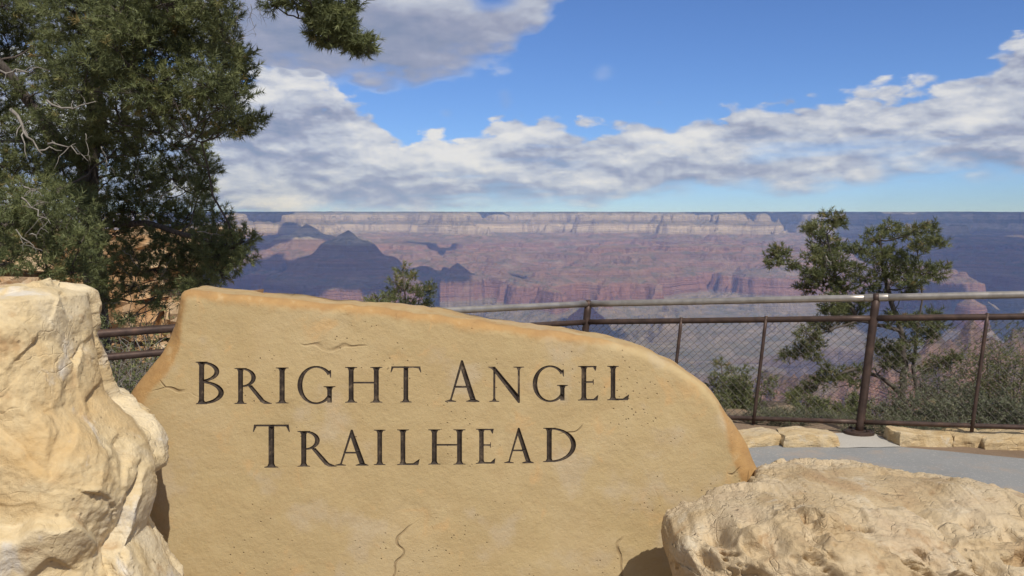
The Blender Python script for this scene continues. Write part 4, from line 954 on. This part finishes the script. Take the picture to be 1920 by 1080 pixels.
def small_tree(name, label, D, cl, foot_px, seed, m='juniper_leaf', top=None, rad=.035, need=18, tl=.085, per=34):
    r = np.random.default_rng(seed)
    C = [(*at(x, y, D + r.uniform(-.3, .3)), s) for x, y, s in cl]
    b = at(foot_px, 800, D); b[2] = float(rim_z(b[0], b[1])) - .1
    top = top or (cl[0][0], cl[0][1]); tp = at(top[0], top[1], D); mid = (b + tp) / 2 + [.08, 0, 0]
    pine(name, label, 'tree', [[(*b, rad), (*mid, rad * .7), (*tp, rad * .2)]], C, seed, need=need, nlen=tl * .65, tl=tl, wid=tl * .05, per=per * 2, m=m, limb=.012)
small_tree('pinyon_tree', 'small sunlit green treetop peeking over the top edge of the sign', 12.0,
           [(755, 508, .13), (742, 530, .13), (770, 520, .10), (735, 548, .12), (760, 540, .12), (785, 545, .13), (803, 536, .10), (800, 552, .12), (740, 568, .15), (765, 575, .16), (790, 572, .13), (750, 600, .22), (780, 610, .22), (730, 640, .25), (790, 660, .25), (760, 700, .3)], 765, 41)
small_tree('pinyon_tree', 'tiny dark shaded treetop just left of the small sunlit treetop', 11.0,
           [(710, 562, .09), (720, 555, .07), (692, 568, .10), (705, 572, .12), (725, 575, .09), (690, 590, .16), (715, 600, .2), (700, 640, .25), (710, 690, .25)], 705, 42, 'pine_needle')
small_tree('pinyon_tree', 'small pale green treetop seen through the chain link beside the sign shoulder', 13.5,
           [(1352, 682, .12), (1370, 694, .10), (1345, 706, .13), (1366, 714, .14), (1386, 718, .13), (1335, 722, .11), (1388, 737, .10), (1355, 735, .12)], 1368, 43)

def shrub(name, label, base, h, w, n, seed, m='sage_leaf', leaf=.05, need=9, bare=.0, tufts_per=14, group='shrubs on the slope beyond the railing', stemr=.008):
    r = np.random.default_rng(seed); b0 = np.array(base); root = empty(name, b0); tag(root, label, 'shrub', group)
    wood = MB(); parts = []; k = 0
    for i in range(n):
        a = r.uniform(0, 6.28); q = math.sqrt(r.uniform()) * w; tip = np.array([math.cos(a) * q, math.sin(a) * q, h * (1 - .45 * (q / w) ** 2) * r.uniform(.65, 1.05)])
        P = curve(np.array([math.cos(a) * .05, math.sin(a) * .05, -.1]), tip, r.uniform(-.05, .12), r, 7, .06); wood.tube(P, np.linspace(stemr, .0025, 7), 4, False)
        for j in range(5):
            s = r.integers(2, 7); e = P[s] + np.clip(r.normal(size=3), -1.2, 1.2) * h * .15 + [0, 0, h * .03]; wood.tube(curve(P[s], e, .05, r, 4, .1), np.linspace(stemr * .4, .0016, 4), 3, False)
            if r.uniform() > bare:
                c = tufts_per; T = e + r.normal(size=(c, 3)) * h * .07; ax = unit(r.normal(size=(c, 3)) + [0, 0, .6]); V, F = tufts(T, ax, leaf * r.uniform(.7, 1.3, c), need, leaf * .6, leaf * .08, r)
                parts.append((V, F, np.repeat(np.clip(r.normal(.5, .22, c), 0, .97), need * 3)))
    wood.build('stem', MATS['dead_wood' if bare > .5 else 'bark'], root)
    if parts: crown_mesh('foliage', parts, m, root)
def gbase(px, D):
    p = at(px, 700, D); p[2] = float(rim_z(p[0], p[1])) - .05; return p
def shrubs():
    L = [('grey green shrub right of the pinyon foot behind the railing', 1770, 9.0, .62, .58, 26, 'sage_leaf', .15), ('tall bushy olive shrub at the right edge behind the railing', 1885, 9.6, 1.15, .62, 34, 'juniper_leaf', .1),
         ('dark shrub top at the far right below the middle rail', 1945, 11.5, 1.7, .6, 40, 'pine_needle', .0), ('tall thin grey shrub between the pinyon and the right hand slim post', 1810, 12.0, 1.55, .6, 24, 'sage_leaf', .45),
         ('low yellowish shrub beside the sign shoulder behind the bottom rail', 1392, 8.6, .42, .3, 16, 'juniper_leaf', .0), ('low green shrub at the foot of the railing post', 1560, 8.2, .22, .45, 22, 'juniper_leaf', .0),
         ('low green shrub along the bottom rail at far right', 1860, 7.6, .36, .5, 26, 'sage_leaf', .0), ('low tufted shrub beneath the pinyon trunk', 1680, 8.2, .25, .5, 24, 'sage_leaf', .0)]
    for k, (lab, px, D, h, w, n, m, bare) in enumerate(L): shrub('shrub', lab, gbase(px, D), h, w, n, 100 + k, m, bare=bare)
    Lb = [('bare grey twiggy shrub behind the left rails beside the sign', 285, 6.6, 1.0, .55, 60), ('leafless brown shrub between the tall boulder and the sign', 215, 6.3, .95, .5, 60), ('tangled dry shrub in the shade under the large pine', 250, 7.6, 1.4, .7, 60)]
    for k, (lab, px, D, h, w, n) in enumerate(Lb): shrub('dry_shrub', lab, gbase(px, D), h, w, n, 140 + k, 'pine_needle', bare=.72, group='dry shrubs under the large pine', stemr=.007, tufts_per=8)
shrubs()

# limestone outcrop on the rim behind the pine: stacked weathered blocks
def outcrop():
    root = empty('rock_outcrop', (-7.5, 14, 0)); tag(root, 'sunlit orange tan limestone ledges behind the large pine', 'rock')
    r = np.random.default_rng(61); bm0 = bmesh.new(); bmesh.ops.create_cube(bm0, size=1); bmesh.ops.bevel(bm0, geom=list(bm0.edges), offset=.12, segments=2, affect='EDGES'); bmesh.ops.subdivide_edges(bm0, edges=list(bm0.edges), cuts=3, use_grid_fill=True)
    bmesh.ops.triangulate(bm0, faces=list(bm0.faces)); V0 = np.array([v.co[:] for v in bm0.verts]); F0 = np.array([[v.index for v in f.verts] for f in bm0.faces]); bm0.free()
    z = -5.0; row = 0
    while z < 1.5:
        h = r.uniform(.35, .75); x = -15.0
        xe = -5.15 - .25 * max(0, z) + r.uniform(-.3, .3)
        while x < xe:
            w = r.uniform(.5, 1.3); P = V0 * np.array([w, 2.2, h]) ; q = V0 * 2.2 + r.uniform(0, 90)
            P = P + np.stack([fbm(q[:, 0], q[:, 1], q[:, 2] + 9 * j, 4) for j in range(3)], -1) * np.array([.14, .22, .08])
            P += np.array([x + w / 2, 14.0 + .16 * (x + 7) + r.uniform(-.25, .25) + z * .22, z + h / 2]) - np.array([-7.5, 14, 0])
            mesh_np('rock_block', P, F0, MATS['cliff_stone'], root, False); x += w * .93
        z += h * .92; row += 1
outcrop()

# grass and weeds along the drop behind the kerb
def weeds():
    r = np.random.default_rng(90); n = 4200
    t = r.uniform(0, 1, n); x = .3 + t * 5.5; y = np.interp(x, FX, FY) + r.uniform(.02, 1.15, n) ** 1.3
    keep = perlin(x * 1.7, y * 1.7, 3.0) > -.12; x, y = x[keep], y[keep]; n = len(x)
    z = rim_z(x, y); P = np.stack([x, y, z], -1); ax = unit(r.normal(size=(n, 3)) * .45 + [0, 0, 1]); V, F = tufts(P, ax, r.uniform(.03, .085, n), 10, .06, .0022, r)
    o = mesh_np('grass', V, F, MATS['sage_leaf'], None, False, {'var': np.repeat(np.clip(r.normal(.6, .25, n), 0, .97), 30)}); tag(o, 'short green weeds along the rim behind the kerb stones', 'grass', kind='stuff')
weeds()
